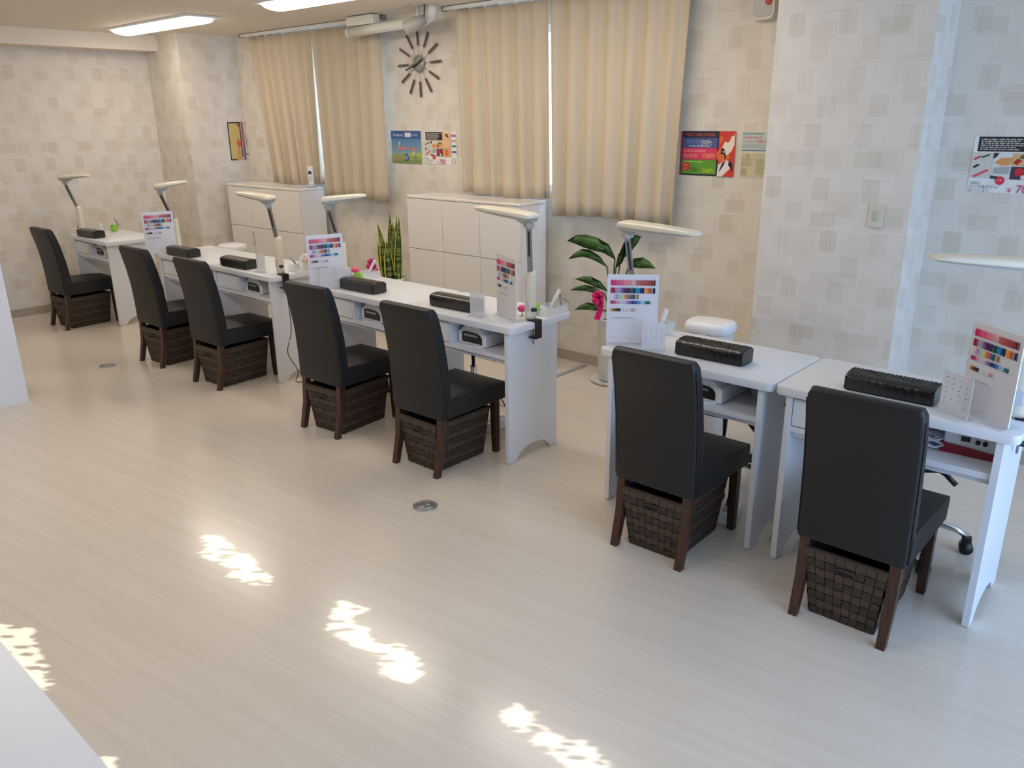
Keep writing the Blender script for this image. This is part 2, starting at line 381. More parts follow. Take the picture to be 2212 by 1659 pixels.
ceiling_light('fluorescent ceiling light over the sun-patched floor', -2.25, 0.9)

# ================================================================== DESKS
DW = 0.82
def desk_meshes():
    hw = DW/2; d = {}
    bm = bmesh.new(); bmesh.ops.create_cube(bm, size=1.0)
    for v in bm.verts: v.co = Vector((v.co.x*(DW-0.004), 0.24+v.co.y*0.48, ZT-0.0175+v.co.z*0.035))
    vert_e = [e for e in bm.edges if abs(e.verts[0].co.z-e.verts[1].co.z) > 0.02]
    bmesh.ops.bevel(bm, geom=vert_e, offset=0.028, segments=4, profile=0.5, affect='EDGES')
    hor = [e for e in bm.edges if abs(e.verts[0].co.z-e.verts[1].co.z) < 0.001 and len(e.link_faces) == 2 and e.calc_face_angle(0) > 1.0]
    bmesh.ops.bevel(bm, geom=hor, offset=0.004, segments=2, profile=0.5, affect='EDGES')
    me = bpy.data.meshes.new('tabletop'); bm.to_mesh(me); bm.free(); me.materials.append(M_DESK); smooth_by_angle(me, 30); d['tabletop'] = me
    # side panel with an arched foot, in (y,z)
    poly = [(0.018, 0.004), (0.018, ZT-0.035), (0.41, ZT-0.035), (0.41, 0.004), (0.35, 0.004)]
    for k in range(1, 12):
        a = PI*k/12; poly.append((0.214+0.13*math.cos(a), 0.004+0.062*math.sin(a)))
    poly.append((0.078, 0.004))
    d['side_panel'] = MB().prism(poly, 0, -0.0115, 0.0115).mesh('side_panel', M_DESK)
    d['foot'] = MB().box(-0.009, 0.009, -0.02, 0.02, 0, 0.004).mesh('foot', M_WHITE)
    xi = hw-0.044-0.023
    d['shelf'] = MB().box(-xi, xi, 0.03, 0.40, 0.558, 0.580).mesh('shelf', M_DESK)
    d['back_panel'] = MB().box(-xi, xi, 0.385, 0.40, 0.580, ZT-0.035).mesh('back_panel', M_DESK)
    d['divider'] = MB().box(-0.068, -0.05, 0.03, 0.385, 0.580, ZT-0.035).mesh('divider', M_DESK)
    d['drawer'] = MB().rbox(-xi+0.002, -0.07, 0.028, 0.046, 0.584, ZT-0.048, 0.002, 1).mesh('drawer', M_DESK)
    d['rail'] = MB().box(-xi, xi, 0.05, 0.066, 0.535, 0.558).mesh('rail', M_DESK)
    return d, xi
DM, XI = desk_meshes()
DESK_Y = 2.83
def desk(xc, label):
    t = thing('nail_desk', label, 'desk', (xc, DESK_Y, 0), 0, 'white nail salon desks in a row')
    obj('tabletop', DM['tabletop'], t)
    for s in (-1, 1):
        p = obj('side_panel', DM['side_panel'], t, (s*(DW/2-0.044-0.0115), 0, 0))
        for yy in (0.05, 0.38): obj('foot', DM['foot'], p, (0, yy, 0))
    for n in ('shelf', 'back_panel', 'divider', 'drawer', 'rail'): obj(n, DM[n], t)
    return t
DX = {'A': -0.778, 'B': -1.602, 'C2': -2.938, 'C1': -3.760, 'D2': -5.045, 'D1': -5.867, 'E': -7.55}
ORD = {'A': 'the nearest desk at the right edge', 'B': 'the second desk from the right', 'C2': 'the third desk from the right', 'C1': 'the fourth desk from the right',
       'D2': 'the fifth desk from the right', 'D1': 'the sixth desk from the right', 'E': 'the farthest desk on the left'}
DL = {'A': 'white nail desk at the right edge, nearest the camera', 'B': 'white nail desk second from the right, joined to the nearest desk',
      'C2': 'white nail desk third from the right, right half of the middle pair', 'C1': 'white nail desk fourth from the right, left half of the middle pair',
      'D2': 'white nail desk fifth from the right, with a black cord hanging from its side', 'D1': 'white nail desk sixth from the right, left half of the far pair',
      'E': 'white nail desk standing alone near the far left wall'}
for k in DX: desk(DX[k], DL[k])

# ================================================================== CHAIRS
def chair_meshes():
    d = {}
    # profile of the back (rear y, front y) by height; local y=0 at rear feet, forward = +y
    prof = [(0.300, 0.040, 0.105), (0.32, 0.036, 0.110), (0.45, 0.034, 0.108), (0.58, 0.026, 0.096), (0.70, 0.010, 0.076), (0.80, -0.010, 0.052), (0.845, -0.020, 0.038), (0.862, -0.020, 0.030), (0.868, -0.012, 0.020)]
    rings = []
    for z, y0, y1 in prof:
        hw = 0.184 if z < 0.84 else (0.182 if z < 0.86 else 0.174)
        r = min(0.014, (y1-y0)/2.4); pts = []
        for (cx, cy, a0) in ((hw-r, y1-r, 0), (-hw+r, y1-r, 90), (-hw+r, y0+r, 180), (hw-r, y0+r, 270)):
            for k in range(4):
                a = math.radians(a0+30*k); pts.append((cx+r*math.cos(a), cy+r*math.sin(a), z))
        rings.append(pts)
    me = MB().loft(rings, True, True).mesh('backrest', M_LEATH); smooth_by_angle(me, 40); d['backrest'] = me
    bm = bmesh.new(); bmesh.ops.create_grid(bm, x_segments=12, y_segments=12, size=0.5)
    # seat cushion: crowned top, straight skirt
    bm.free()
    N = 12; vs = []; fs = []
    def sp(u, v):
        hw = 0.184; x = (u*2-1)*hw; y = 0.07+v*0.435
        cr = 0.018*(1-(2*u-1)**4)*(1-(2*v-1)**4)
        return x, y, 0.393+cr+0.016*(1-v)
    for i in range(N+1):
        for j in range(N+1): vs.append(sp(i/N, j/N))
    for i in range(N):
        for j in range(N): a = i*(N+1)+j; fs.append((a, a+N+1, a+N+2, a+1))
    ring = [i*(N+1) for i in range(N+1)]+[N*(N+1)+j for j in range(1, N+1)]+[i*(N+1)+N for i in range(N-1, -1, -1)]+[j for j in range(N-1, 0, -1)]
    o = len(vs)
    for idx in ring: x, y, z = vs[idx]; vs.append((x*1.012, 0.2875+(y-0.2875)*1.012, z-0.012))
    o2 = len(vs)
    for idx in ring: x, y, z = vs[idx]; vs.append((x*1.005, 0.2875+(y-0.2875)*1.0, 0.302))
    n = len(ring)
    for k in range(n):
        fs.append((ring[k], ring[(k+1) % n], o+(k+1) % n, o+k)); fs.append((o+k, o+(k+1) % n, o2+(k+1) % n, o2+k))
    fs.append(tuple(range(o2, o2+n)))
    me = MB().add(vs, fs, True).mesh('seat', M_LEATH); smooth_by_angle(me, 50); d['seat'] = me
    def leg(x0, y0t, y0b, w):
        r = []
        for z, yy, ww in ((0.315, y0t, w), (0.15, y0t*0.75+y0b*0.25, w*0.96), (0.0, y0b, w*0.82)):
            h = ww/2; r.append([(-h, yy-h, z), (h, yy-h, z), (h, yy+h, z), (-h, yy+h, z)])
        return MB().loft(r, True, False).mesh('leg', M_WOOD)
    d['rear_leg'] = leg(0, 0.062, 0.012, 0.036); d['front_leg'] = leg(0, 0.455, 0.458, 0.036)
    # piping seams
    d['seam'] = MB().tube([(-0.1855, 0.05, 0.312), (-0.1855, 0.044, 0.45), (-0.1855, 0.036, 0.58), (-0.1855, 0.018, 0.72), (-0.1845, -0.006, 0.83)], 0.0022, 6).mesh('seam', M_LEATH)
    return d
CM = chair_meshes()
def chair(xc, y, label, rot=0.0):
    t = thing('dining_chair', label, 'chair', (xc, y, 0), rot, 'charcoal leather chairs facing the desks')
    obj('backrest', CM['backrest'], t); obj('seat', CM['seat'], t)
    for s in (-1, 1):
        obj('leg', CM['rear_leg'], t, (s*0.153, 0, 0)); obj('leg', CM['front_leg'], t, (s*0.153, 0, 0))
    obj('seam', CM['seam'], t); 
    s2 = obj('seam', CM['seam'], t, (0.371, 0, 0))
CHX = {'A': (-0.759, 2.525, 0.0), 'B': (-1.533, 2.515, 0.0), 'C2': (-2.895, 2.478, 0.02), 'C1': (-3.705, 2.468, 0.04), 'D2': (-5.015, 2.48, 0.03), 'D1': (-5.81, 2.472, 0.03), 'E': (-7.54, 2.465, 0.03)}
CHL = {'A': 'charcoal leather dining chair nearest the camera, at the rightmost desk', 'B': 'charcoal leather dining chair second from the right',
       'C2': 'charcoal leather dining chair third from the right, at the middle pair of desks', 'C1': 'charcoal leather dining chair fourth from the right, at the middle pair of desks',
       'D2': 'charcoal leather dining chair fifth from the right, beside the hanging black cord', 'D1': 'charcoal leather dining chair sixth from the right',
       'E': 'charcoal leather dining chair farthest away, by the left wall'}
for k in CHX: x, y, r = CHX[k]; chair(x, y, CHL[k], r)

# ================================================================== WOVEN BASKETS
BH = 0.262; NB = 8
def basket_meshes():
    d = {}
    def dims(t): return 0.112+(0.142-0.112)*t, 0.165+(0.192-0.165)*t      # half x, half y
    def ring(z, off):
        t = z/BH; a, b = dims(t); return a+off, b+off
    NX, NY = 8, 10
    def path(z, off_fn):
        a, b = ring(z, 0); pts = []
        # corners by side, 2 samples per strip
        k = 0
        for side, n in ((0, NX), (1, NY), (2, NX), (3, NY)):
            for i in range(n):
                for f in (0.06, 0.28, 0.72, 0.94):
                    s = (i+f)/n*2-1; o = off_fn(k)
                    if side == 0: pts.append((s*a, -b-o, z))
                    elif side == 1: pts.append((a+o, s*b, z))
                    elif side == 2: pts.append((-s*a, b+o, z))
                    else: pts.append((-a-o, -s*b, z))
                k += 1
        return pts
    d['bands'] = []
    h = BH/NB
    for r in range(NB):
        f = lambda k, r=r: 0.0035 if (k+r) % 2 == 0 else -0.0015
        z0 = r*h+0.001; z1 = (r+1)*h-0.001
        rings = [path(z0, f), path((z0+z1)/2, lambda k: f(k)+0.0012), path(z1, f)]
        d['bands'].append(MB().loft(rings, False, False).mesh('woven_band', M_BASK if r % 2 else M_BASK2))
    d['strips'] = []
    k = 0
    for side, n in ((0, NX), (1, NY), (2, NX), (3, NY)):
        for i in range(n):
            vs = []; fs = []
            for r in range(NB):
                o = 0.0036 if (k+r) % 2 == 1 else -0.004
                for zf in (0.08, 0.5, 0.92):
                    z = (r+zf)*h; a, b = ring(z, 0); oo = o+(0.001 if zf == 0.5 else 0)
                    for f in (0.03, 0.97):
                        s = (i+f)/n*2-1
                        vs.append([(s*a, -b-oo, z), (a+oo, s*b, z), (-s*a, b+oo, z), (-a-oo, -s*b, z)][side])
            for q in range(len(vs)//2-1): fs.append((2*q, 2*q+1, 2*q+3, 2*q+2))
            d['strips'].append(MB().add(vs, fs).mesh('woven_strip', M_BASK2 if (i % 2) else M_BASK))
            k += 1
    # lining
    a0, b0 = ring(0.004, -0.006); a1, b1 = ring(BH, -0.006)
    vs = [(-a0,-b0,0.004),(a0,-b0,0.004),(a0,b0,0.004),(-a0,b0,0.004),(-a1,-b1,BH),(a1,-b1,BH),(a1,b1,BH),(-a1,b1,BH)]
    d['lining'] = MB().add(vs, [(0,1,2,3),(0,4,5,1),(1,5,6,2),(2,6,7,3),(3,7,4,0)]).mesh('lining', M_BASKIN)
    a, b = ring(BH, 0.004); ai, bi = ring(BH, -0.007); z0, z1 = BH-0.004, BH+0.008
    vs = []
    for (p, q) in ((a, b), (ai, bi)):
        for z in (z0, z1): vs += [(-p,-q,z),(p,-q,z),(p,q,z),(-p,q,z)]
    fs = []
    for i in range(4):
        j = (i+1) % 4; fs += [(i, j, 4+j, 4+i), (8+j, 8+i, 12+i, 12+j), (4+i, 4+j, 12+j, 12+i), (i, 8+i, 8+j, j)]
    d['rim'] = MB().add(vs, fs).mesh('rim', M_BASK2)
    # handle slot: dark oval with a curved grip above
    zc = BH*0.80; a, b = ring(zc, 0.0)
    ov = [(0.034*math.cos(2*PI*k/16), zc+0.009*math.sin(2*PI*k/16)) for k in range(16)]
    d['slot'] = MB().prism(ov, 1, -b-0.0062, -b-0.003).mesh('handle_slot', M_BASKIN)
    d['grip'] = MB().tube([(-0.042, -b-0.006, zc-0.004), (-0.03, -b-0.009, zc+0.009), (0, -b-0.011, zc+0.014), (0.03, -b-0.009, zc+0.009), (0.042, -b-0.006, zc-0.004)], 0.004, 6).mesh('handle_grip', M_BASK2)
    return d
BM = basket_meshes()
def basket(xc, yc, label, rot=0.0):
    t = thing('woven_basket', label, 'basket', (xc, yc, 0), rot, 'brown woven baskets under the chairs')
    obj('lining', BM['lining'], t); obj('rim', BM['rim'], t)
    for m in BM['bands']: obj('woven_band', m, t)
    for m in BM['strips']: obj('woven_strip', m, t)
    s = obj('handle_slot', BM['slot'], t); obj('handle_grip', BM['grip'], s)
BL = {'A': 'brown woven basket with a curved handle under the nearest chair', 'B': 'brown woven basket under the second chair from the right', 'C2': 'brown woven basket under the third chair from the right',
      'C1': 'brown woven basket under the fourth chair from the right', 'D2': 'brown woven basket under the fifth chair from the right', 'D1': 'brown woven basket under the sixth chair from the right', 'E': 'brown woven basket under the farthest chair'}
for k in CHX:
    x, y, r = CHX[k]; basket(x-0.005, y+0.232, BL[k], r+{'A': 0.0, 'B': 0.02, 'C2': -0.03, 'C1': 0.05, 'D2': 0.03, 'D1': 0.04, 'E': 0.04}[k])

# ================================================================== ARM-REST CUSHIONS
def pillow_mesh(quilt):
    NX, NY = 44, 16; L, D, H = 0.31, 0.105, 0.068; vs = []; fs = []
    def section(x):
        pts = []
        e = max(0.0, 1-((abs(x)/(L/2))**14)); 
        return e
    # cross-section loop in (y,z): flat bottom, domed top
    loop = []
    for k in range(6): loop.append((-D/2, 0.004+ (H-0.02)*k/5))
    for k in range(1, 12):
        a = PI*(1-k/12.0); loop.append((D/2*math.cos(a)*0.985, H-0.016+0.016*math.sin(a)))
    for k in range(6): loop.append((D/2, H-0.016-(H-0.02)*k/5))
    for k in range(1, 5): loop.append((D/2-D*k/5, 0.0))
    rings = []
    for i in range(NX+1):
        x = -L/2+L*i/NX; q = abs(x)/(L/2); sc = 1.0-0.05*max(0, (q-0.93)/0.07)**2
        ring = []
        for j, (y, z) in enumerate(loop):
            dz = 0.0; dy = 0.0
            if quilt and z > 0.006:
                s = j*0.016
                b = abs(math.sin((x+s)*PI/0.03))*abs(math.sin((x-s)*PI/0.03)); dz = 0.010*(b-0.5) if z > H-0.03 else 0; dy = 0.008*(b-0.5)*(1 if y > 0 else -1) if z < H-0.02 else 0
            ring.append((x, y*sc+dy, (z-H/2)*sc+H/2-(0.0 if z > 0.005 else 0)+dz if z > 0.005 else z))
        rings.append(ring)
    me = MB().loft(rings, True, True).mesh('cushion', M_PILL); smooth_by_angle(me, 60); return me
PQ = pillow_mesh(True); PS = pillow_mesh(False)
PB = MB().box(-0.145, 0.145, -0.046, 0.046, -0.0004, 0.0002).mesh('base_board', M_BLACK)
PL = {'A': (-0.815, 2.995, 0.0, PQ, 'black quilted arm-rest cushion on the nearest desk'), 'B': (-1.541, 3.005, 0.02, PQ, 'black quilted arm-rest cushion on the second desk from the right'),
      'C2': (-3.07, 2.985, 0.02, PS, 'smooth black arm-rest cushion on the third desk from the right'), 'C1': (-3.835, 2.955, 0.03, PS, 'smooth black arm-rest cushion on the fourth desk from the right'),
      'D2': (-5.165, 2.915, 0.04, PS, 'smooth black arm-rest cushion on the fifth desk from the right'), 'D1': (-5.95, 2.91, 0.06, PS, 'smooth black arm-rest cushion on the sixth desk from the right'),
      'E': (-7.62, 2.90, 0.08, PS, 'black arm-rest cushion on the farthest desk')}
for k, (x, y, r, me, lb) in PL.items():
    t = thing('armrest_cushion', lb, 'cushion', (x, y, ZT+0.001), r, 'black arm-rest cushions on the desks')
    obj('cushion', me, t); obj('base_board', PB, t)

# ================================================================== UV NAIL LAMPS in the open compartments
def uv_meshes():
    d = {}; w, hs, hc, D = 0.10, 0.065, 0.108, 0.25
    top = [(w*math.cos(a)*0.8, hs+(hc-hs)*math.sin(a)) for a in [PI*k/12 for k in range(1, 12)]]
    outer = [(-w, 0.004), (w, 0.004), (w, hs)]+top+[(-w, hs)]
    d['case'] = MB().prism(outer, 1, 0.012, D).mesh('case', M_UV)
    op = [(-0.072, 0.014), (0.072, 0.014), (0.072, 0.044), (0.060, 0.060), (0.040, 0.068), (-0.040, 0.072), (-0.072, 0.066)]
    fr = MB(); n = len(outer)
    d['front_frame'] = MB().prism(outer, 1, 0.004, 0.0118).mesh('front_frame', M_WHITE)
    d['opening'] = MB().prism(op, 1, 0.001, 0.0038).mesh('opening', M_BLACK)
    d['reflector'] = MB().box(-0.055, 0.04, 0.0004, 0.0009, 0.046, 0.058).mesh('reflector', M_STEEL)
    d['tray'] = MB().prism([(-0.08, 0.0), (0.08, 0.0), (0.05, -0.02), (0, -0.028), (-0.05, -0.02)], 2, 0.0, 0.008).mesh('tray', M_UV)
    d['ridge'] = MB().box(-0.075, 0.075, 0.09, 0.10, 0.06, 0.0605).mesh('ridge', M_LAMPG)
    return d
UM = uv_meshes()
for k, dx in (('B', 0.065), ('C2', 0.075), ('C1', 0.075), ('D2', 0.075), ('D1', 0.075), ('E', 0.08)):
    t = thing('uv_nail_lamp', 'white arched nail-drying lamp in the open compartment of '+ORD[k], 'nail lamp', (DX[k]+0.065, DESK_Y+0.068, 0.5805), 0, 'white nail-drying lamps in the desk compartments')
    for n in ('case', 'front_frame', 'opening', 'reflector', 'tray'): obj(n, UM[n], t)

# ================================================================== CLAMP LAMPS
def lamp(label, bx, by, jx, jy, jz, tx, ty, tz, clamp_side, cover_h=0.255):
    t = thing('desk_lamp', label, 'lamp', (bx, by, ZT), 0, 'ivory clamp-on desk lamps')
    # clamp bracket hugging the desk edge on the given side (+1 right, -1 left)
    s = clamp_side; c = MB()
    c.box(*sorted((s*0.0, s*0.052)), -0.028, 0.028, 0.001, 0.006); c.box(*sorted((s*0.048, s*0.056)), -0.024, 0.024, -0.085, 0.006); c.box(*sorted((s*0.0, s*0.056)), -0.024, 0.024, -0.089, -0.083)
    cl = obj('clamp', c.mesh('clamp', M_BLACKM), t)
    obj('clamp_screw', MB().tube([(s*0.02, 0, -0.125), (s*0.02, 0, -0.04)], 0.004, 8).lathe([(0.002, -0.042), (0.014, -0.042), (0.014, -0.037), (0.002, -0.037)], (s*0.02, 0, 0), 12).mesh('clamp_screw', M_STEEL), cl)
    # lower arm cover: oval tube with a slanted top
    ring = []
    for z, dz in ((0.008, 0), (0.03, 0), (cover_h-0.03, 0), (cover_h-0.012, 0.012)):
        ring.append([(0.031*math.cos(2*PI*k/20), 0.026*math.sin(2*PI*k/20), z+dz*math.cos(2*PI*k/20)) for k in range(20)])
    obj('arm_cover', MB().loft(ring, True, True).mesh('arm_cover', M_LAMP), t)
    obj('knob', MB().lathe([(0.004, 0), (0.014, 0.0), (0.016, 0.006), (0.014, 0.014), (0.004, 0.015)], (s*0.034, -0.012, 0.052), 14).mesh('knob', M_BLACK), t)
    lb = MB().box(-0.012, 0.010, -0.0275, -0.0262, 0.05, 0.10).mesh('rating_label', pm((206, 208, 214))); obj('rating_label', lb, t)
    J = Vector((jx-bx, jy-by, jz-ZT)); base = Vector((0.0, 0, cover_h-0.05))
    top_ = J-Vector((0, 0, 0.03)); wv = Vector((0.011, 0.006, 0)); tv = Vector((-0.003, 0.0055, 0))
    ua = obj('upper_arm', MB().loft([[tuple(p-wv-tv), tuple(p+wv-tv), tuple(p+wv+tv), tuple(p-wv+tv)] for p in (base, top_)], True, False).mesh('upper_arm', M_STEEL), t)
    s0 = base+(top_-base)*0.45-tv*1.15; s1 = base+(top_-base)*0.92-tv*1.15
    obj('arm_slot', MB().loft([[tuple(p-wv*0.35-tv*0.1), tuple(p+wv*0.35-tv*0.1), tuple(p+wv*0.35+tv*0.1), tuple(p-wv*0.35+tv*0.1)] for p in (s0, s1)], True, False).mesh('arm_slot', M_BLACK), ua)
    k = obj('joint', MB().lathe([(0.006, -0.04), (0.018, -0.038), (0.02, -0.02), (0.016, -0.004), (0.008, 0)], J, 14).mesh('joint', M_LAMPG), t)
    obj('joint_knob', MB().tube([J+Vector((-0.028, 0, -0.022)), J+Vector((0.028, 0, -0.022))], 0.011, 10).mesh('joint_knob', M_LAMPG), k)
    # lamp head: long tapered shade from just behind the joint to the tip
    T = Vector((tx-bx, ty-by, tz-ZT)); dr = (T-J).normalized(); side = dr.cross(Vector((0, 0, 1))).normalized(); up = side.cross(dr).normalized()
    L = (T-J).length; st = J-dr*0.035+up*0.022
    prof = [(0.0, 0.032, 0.008, 0.005), (0.02, 0.046, 0.016, 0.010), (0.07, 0.051, 0.021, 0.013), (0.45, 0.050, 0.020, 0.012), (0.8, 0.046, 0.016, 0.009), (0.95, 0.039, 0.011, 0.007), (1.0, 0.026, 0.005, 0.004)]
    rings = []
    for f, w, h, dn in prof:
        p = st+dr*(f*(L+0.035)); rg = []
        for k2 in range(20):
            a = 2*PI*k2/20; ca, sa = math.cos(a), math.sin(a)
            rg.append(tuple(p+side*(w*math.copysign(abs(ca)**0.7, ca))+up*((h if sa > 0 else dn)*math.copysign(abs(sa)**0.7, sa))))
        rings.append(rg)
    hd = obj('shade', MB().loft(rings, True, True).mesh('shade', M_LAMP), t)
    rings = []
    for f, w, z in ((0.03, 0.043, -0.012), (0.08, 0.048, -0.018), (0.45, 0.046, -0.0165), (0.8, 0.039, -0.012), (0.95, 0.03, -0.009)):
        p = st+dr*(f*(L+0.035)); rings.append([tuple(p+side*w+up*z), tuple(p-side*w+up*z), tuple(p-side*w*0.8+up*(z+0.01)), tuple(p+side*w*0.8+up*(z+0.01))])
    obj('underside', MB().loft(rings, True, False).mesh('underside', M_LAMPG), hd)
    p = st+dr*0.05
    obj('neck', MB().loft([[tuple(p+dr*a*sc+side*b*sc+up*z) for a, b in ((-0.05, -0.03), (0.06, -0.03), (0.06, 0.03), (-0.05, 0.03))] for z, sc in ((-0.012, 1.0), (-0.024, 0.85), (-0.04, 0.35))], True, False).mesh('neck', M_LAMPG), hd)
lamp('ivory clamp lamp at the right end of the middle pair of desks, shade pointing left', -2.579, 3.03, -2.592, 3.035, 1.235, -2.945, 3.03, 1.258, 1)
lamp('ivory clamp lamp behind the sample board on the second desk, shade pointing right', -1.964, 3.028, -2.005, 3.02, 1.240, -1.635, 2.99, 1.232, -1)
lamp('ivory clamp lamp at the right edge of the photo, on the nearest desk', -0.418, 3.02, -0.400, 3.01, 1.235, -0.722, 2.86, 1.25, 1)
lamp('ivory clamp lamp behind the sample board on the fourth desk, shade pointing right', -4.120, 3.03, -4.12, 2.955, 1.235, -3.975, 3.14, 1.255, -1)
lamp('ivory clamp lamp at the right end of the far pair of desks, shade pointing left', -4.686, 2.94, -4.62, 2.86, 1.225, -4.92, 2.83, 1.245, 1)
lamp('ivory clamp lamp behind the sample board on the sixth desk', -6.226, 3.01, -6.24, 2.93, 1.22, -6.17, 3.13, 1.245, -1)
lamp('ivory clamp lamp on the farthest desk near the left wall', -7.909, 2.94, -7.90, 2.86, 1.225, -7.62, 2.96, 1.245, -1)

# ================================================================== NAIL SAMPLE BOARDS
R1 = [(226,40,104),(232,60,120),(236,84,132),(240,104,140),(238,112,140),(240,128,150),(242,146,160),(240,160,166),(236,176,176),(232,190,184),(206,120,116),(204,104,100),(198,96,92),(196,92,86),(190,84,80),(176,76,72),(150,64,60),(120,50,54)]
R2 = [(190,30,70),(170,40,80),(190,160,170),(190,170,200),(160,150,180),(140,70,150),(96,40,100),(76,40,92),(60,44,90),(96,90,92),(16,60,60),(20,150,180),(40,150,210),(24,60,130),(20,36,90),(250,190,70),(246,150,60),(240,80,50),(160,150,150),(24,24,50)]
R3 = [(235,235,235),(230,225,240),(226,150,180),(170,180,230),(190,214,240),(220,235,130),(226,220,120),(236,140,130),(226,110,110),(170,120,110),(70,110,130),(40,90,120),(200,190,160),(180,120,80)]
R4 = [(176,40,90),(196,70,120),(220,150,180),(232,190,210),(236,220,232),(214,200,220),(170,150,190),(130,100,160),(40,60,130),(50,90,160),(80,130,190),(150,190,220),(190,220,230),(60,140,140),(20,110,120),(216,224,190)]
R5 = [(230,180,80),(150,90,50),(96,60,40),(40,34,40),(226,226,230),(236,232,232),(230,210,215),(228,228,228),(220,160,160),(226,190,180)]
R6 = [(222,222,222),(206,206,210),(214,206,190),(200,196,196),(216,216,210),(196,200,206),(214,210,206),(220,214,206)]
BW_, BH_ = 0.225, 0.315
def row_mesh(cols, z, x0, pitch, w, h):
    vs = []; fs = []; cl = []
    for i, c in enumerate(cols):
        x = x0+i*pitch; o = len(vs); y0, y1 = -0.0024, -0.0062
        q = [(-w/2, -h/2), (w/2, -h/2), (w/2, h*0.3), (w*0.25, h/2), (-w*0.25, h/2), (-w/2, h*0.3)]
        vs += [(x+a, y0, z+b) for a, b in q]+[(x+a*0.75, y1, z+b*0.85) for a, b in q]
        fs += [tuple(o+6+k for k in range(6))]+[(o+k, o+(k+1) % 6, o+6+(k+1) % 6, o+6+k) for k in range(6)]
        cl += [lin(c)]*12
    me = MB().add(vs, fs).mesh('nail_tip_row', M_COL)
    at = me.color_attributes.new('Col', 'FLOAT_COLOR', 'POINT')
    for k, c in enumerate(cl): at.data[k].color = (*c, 1)
    return me
ROWS = []
for cols, fz, h, wtot in ((R1, 0.115, 0.026, 0.196), (R2, 0.225, 0.026, 0.196), (R3, 0.315, 0.022, 0.125), (R4, 0.395, 0.015, 0.185), (R5, 0.505, 0.014, 0.115), (R6, 0.62, 0.006, 0.11)):
    n = len(cols); pitch = wtot/n
    ROWS.append(row_mesh(cols, BH_*(1-fz), -0.098+pitch/2, pitch, pitch*0.9, h))
BOARD = MB().rbox(-BW_/2, BW_/2, -0.002, 0.002, 0.002, BH_, 0.0012, 1).mesh('board', M_BOARD)
BFOOT = MB().rbox(-BW_/2, BW_/2, -0.03, 0.06, 0.0, 0.004, 0.0012, 1).mesh('foot_plate', M_ACR)
BEDGE = MB().box(BW_/2, BW_/2+0.001, -0.0022, 0.0022, 0.01, BH_-0.004).mesh('edge_strip', M_WHITE)
CAPT = MB()
for k in range(3): CAPT.box(-0.1+0.07*k, -0.1+0.07*k+0.035, -0.0026, -0.0021, 0.028-0.003*k, 0.0295-0.003*k)
CAPT = CAPT.mesh('caption_lines', pm((196, 176, 150)))
def board(label, x0, y0, rot, tilt=0.03):
    t = thing('nail_sample_board', label, 'sample board', (x0, y0, ZT+0.0005), rot, 'nail colour sample boards')
    obj('foot_plate', BFOOT, t)
    b = obj('board', BOARD, t); obj('edge_strip', BEDGE, b); obj('edge_strip', BEDGE, b, (-BW_-0.001, 0, 0)); obj('caption_lines', CAPT, b)
    for r in ROWS:
        o = obj('nail_tip_row', r, b); o['kind'] = 'stuff'
board('white board with rows of coloured nail tips on the second desk from the right', -1.935, 2.975, 0.6)
board('clear board with rows of coloured nail tips on the third desk from the right', -2.70, 2.985, -0.38)
board('tilted clear board with rows of coloured nail tips on the nearest desk', -0.50, 2.93, -0.68)
board('white board with rows of coloured nail tips on the fourth desk from the right', -4.115, 2.905, 1.25)
board('white board with rows of coloured nail tips on the sixth desk from the right', -6.225, 2.875, 1.25)

# small acrylic easels with rows of tiny gems
def gem_mesh():
    mb = MB()
    rnd = random.Random(3)
    for r in range(6):
        for c in range(4):
            if rnd.random() < 0.08: continue
            x = -0.034+0.0227*c+rnd.uniform(-0.001, 0.001); z = 0.032+0.015*r; q = 0.0014+0.0008*rnd.random()
            mb.lathe([(q*0.5, -0.001), (q, 0), (q*0.5, 0.001)], (x, -0.004, z), 6)
    return mb.mesh('gem_dots', mat('gem_dark', (70, 72, 84), 0.3))
GEM = gem_mesh()
EPL = MB().rbox(-0.05, 0.05, -0.0025, 0.0005, 0.0, 0.125, 0.001, 1).mesh('easel_plate', M_FROST)
EFT = MB().rbox(-0.05, 0.05, -0.035, 0.03, 0.0, 0.003, 0.001, 1).mesh('easel_foot', M_ACR)
def easel(label, x, y, rot, gems=True, sc=1.0):
    t = thing('gem_easel', label, 'display stand', (x, y, ZT+0.0005), rot, 'small acrylic gem stands'); t.scale = (sc, sc, sc)
    obj('easel_plate', EPL, t); obj('easel_foot', EFT, t)
    if gems: o = obj('gem_dots', GEM, t); o['kind'] = 'stuff'
easel('small acrylic stand with rows of gems in front of the board on the second desk', -1.80, 2.945, 0.42)
easel('small acrylic stand with faint gems left of the board on the nearest desk', -0.585, 2.90, -0.5, True, 1.2)
easel('small clear stand beside the cushion on the third desk from the right', -2.845, 2.92, 0.08)
easel('small stand with dark gems behind the cushion on the fourth desk', -3.99, 2.925, 0.9)
easel('plain frosted stand in front of the board on the fourth desk', -4.045, 2.862, 0.9, False)
easel('small clear stand at the right end of the fifth desk', -4.86, 2.905, 0.05)

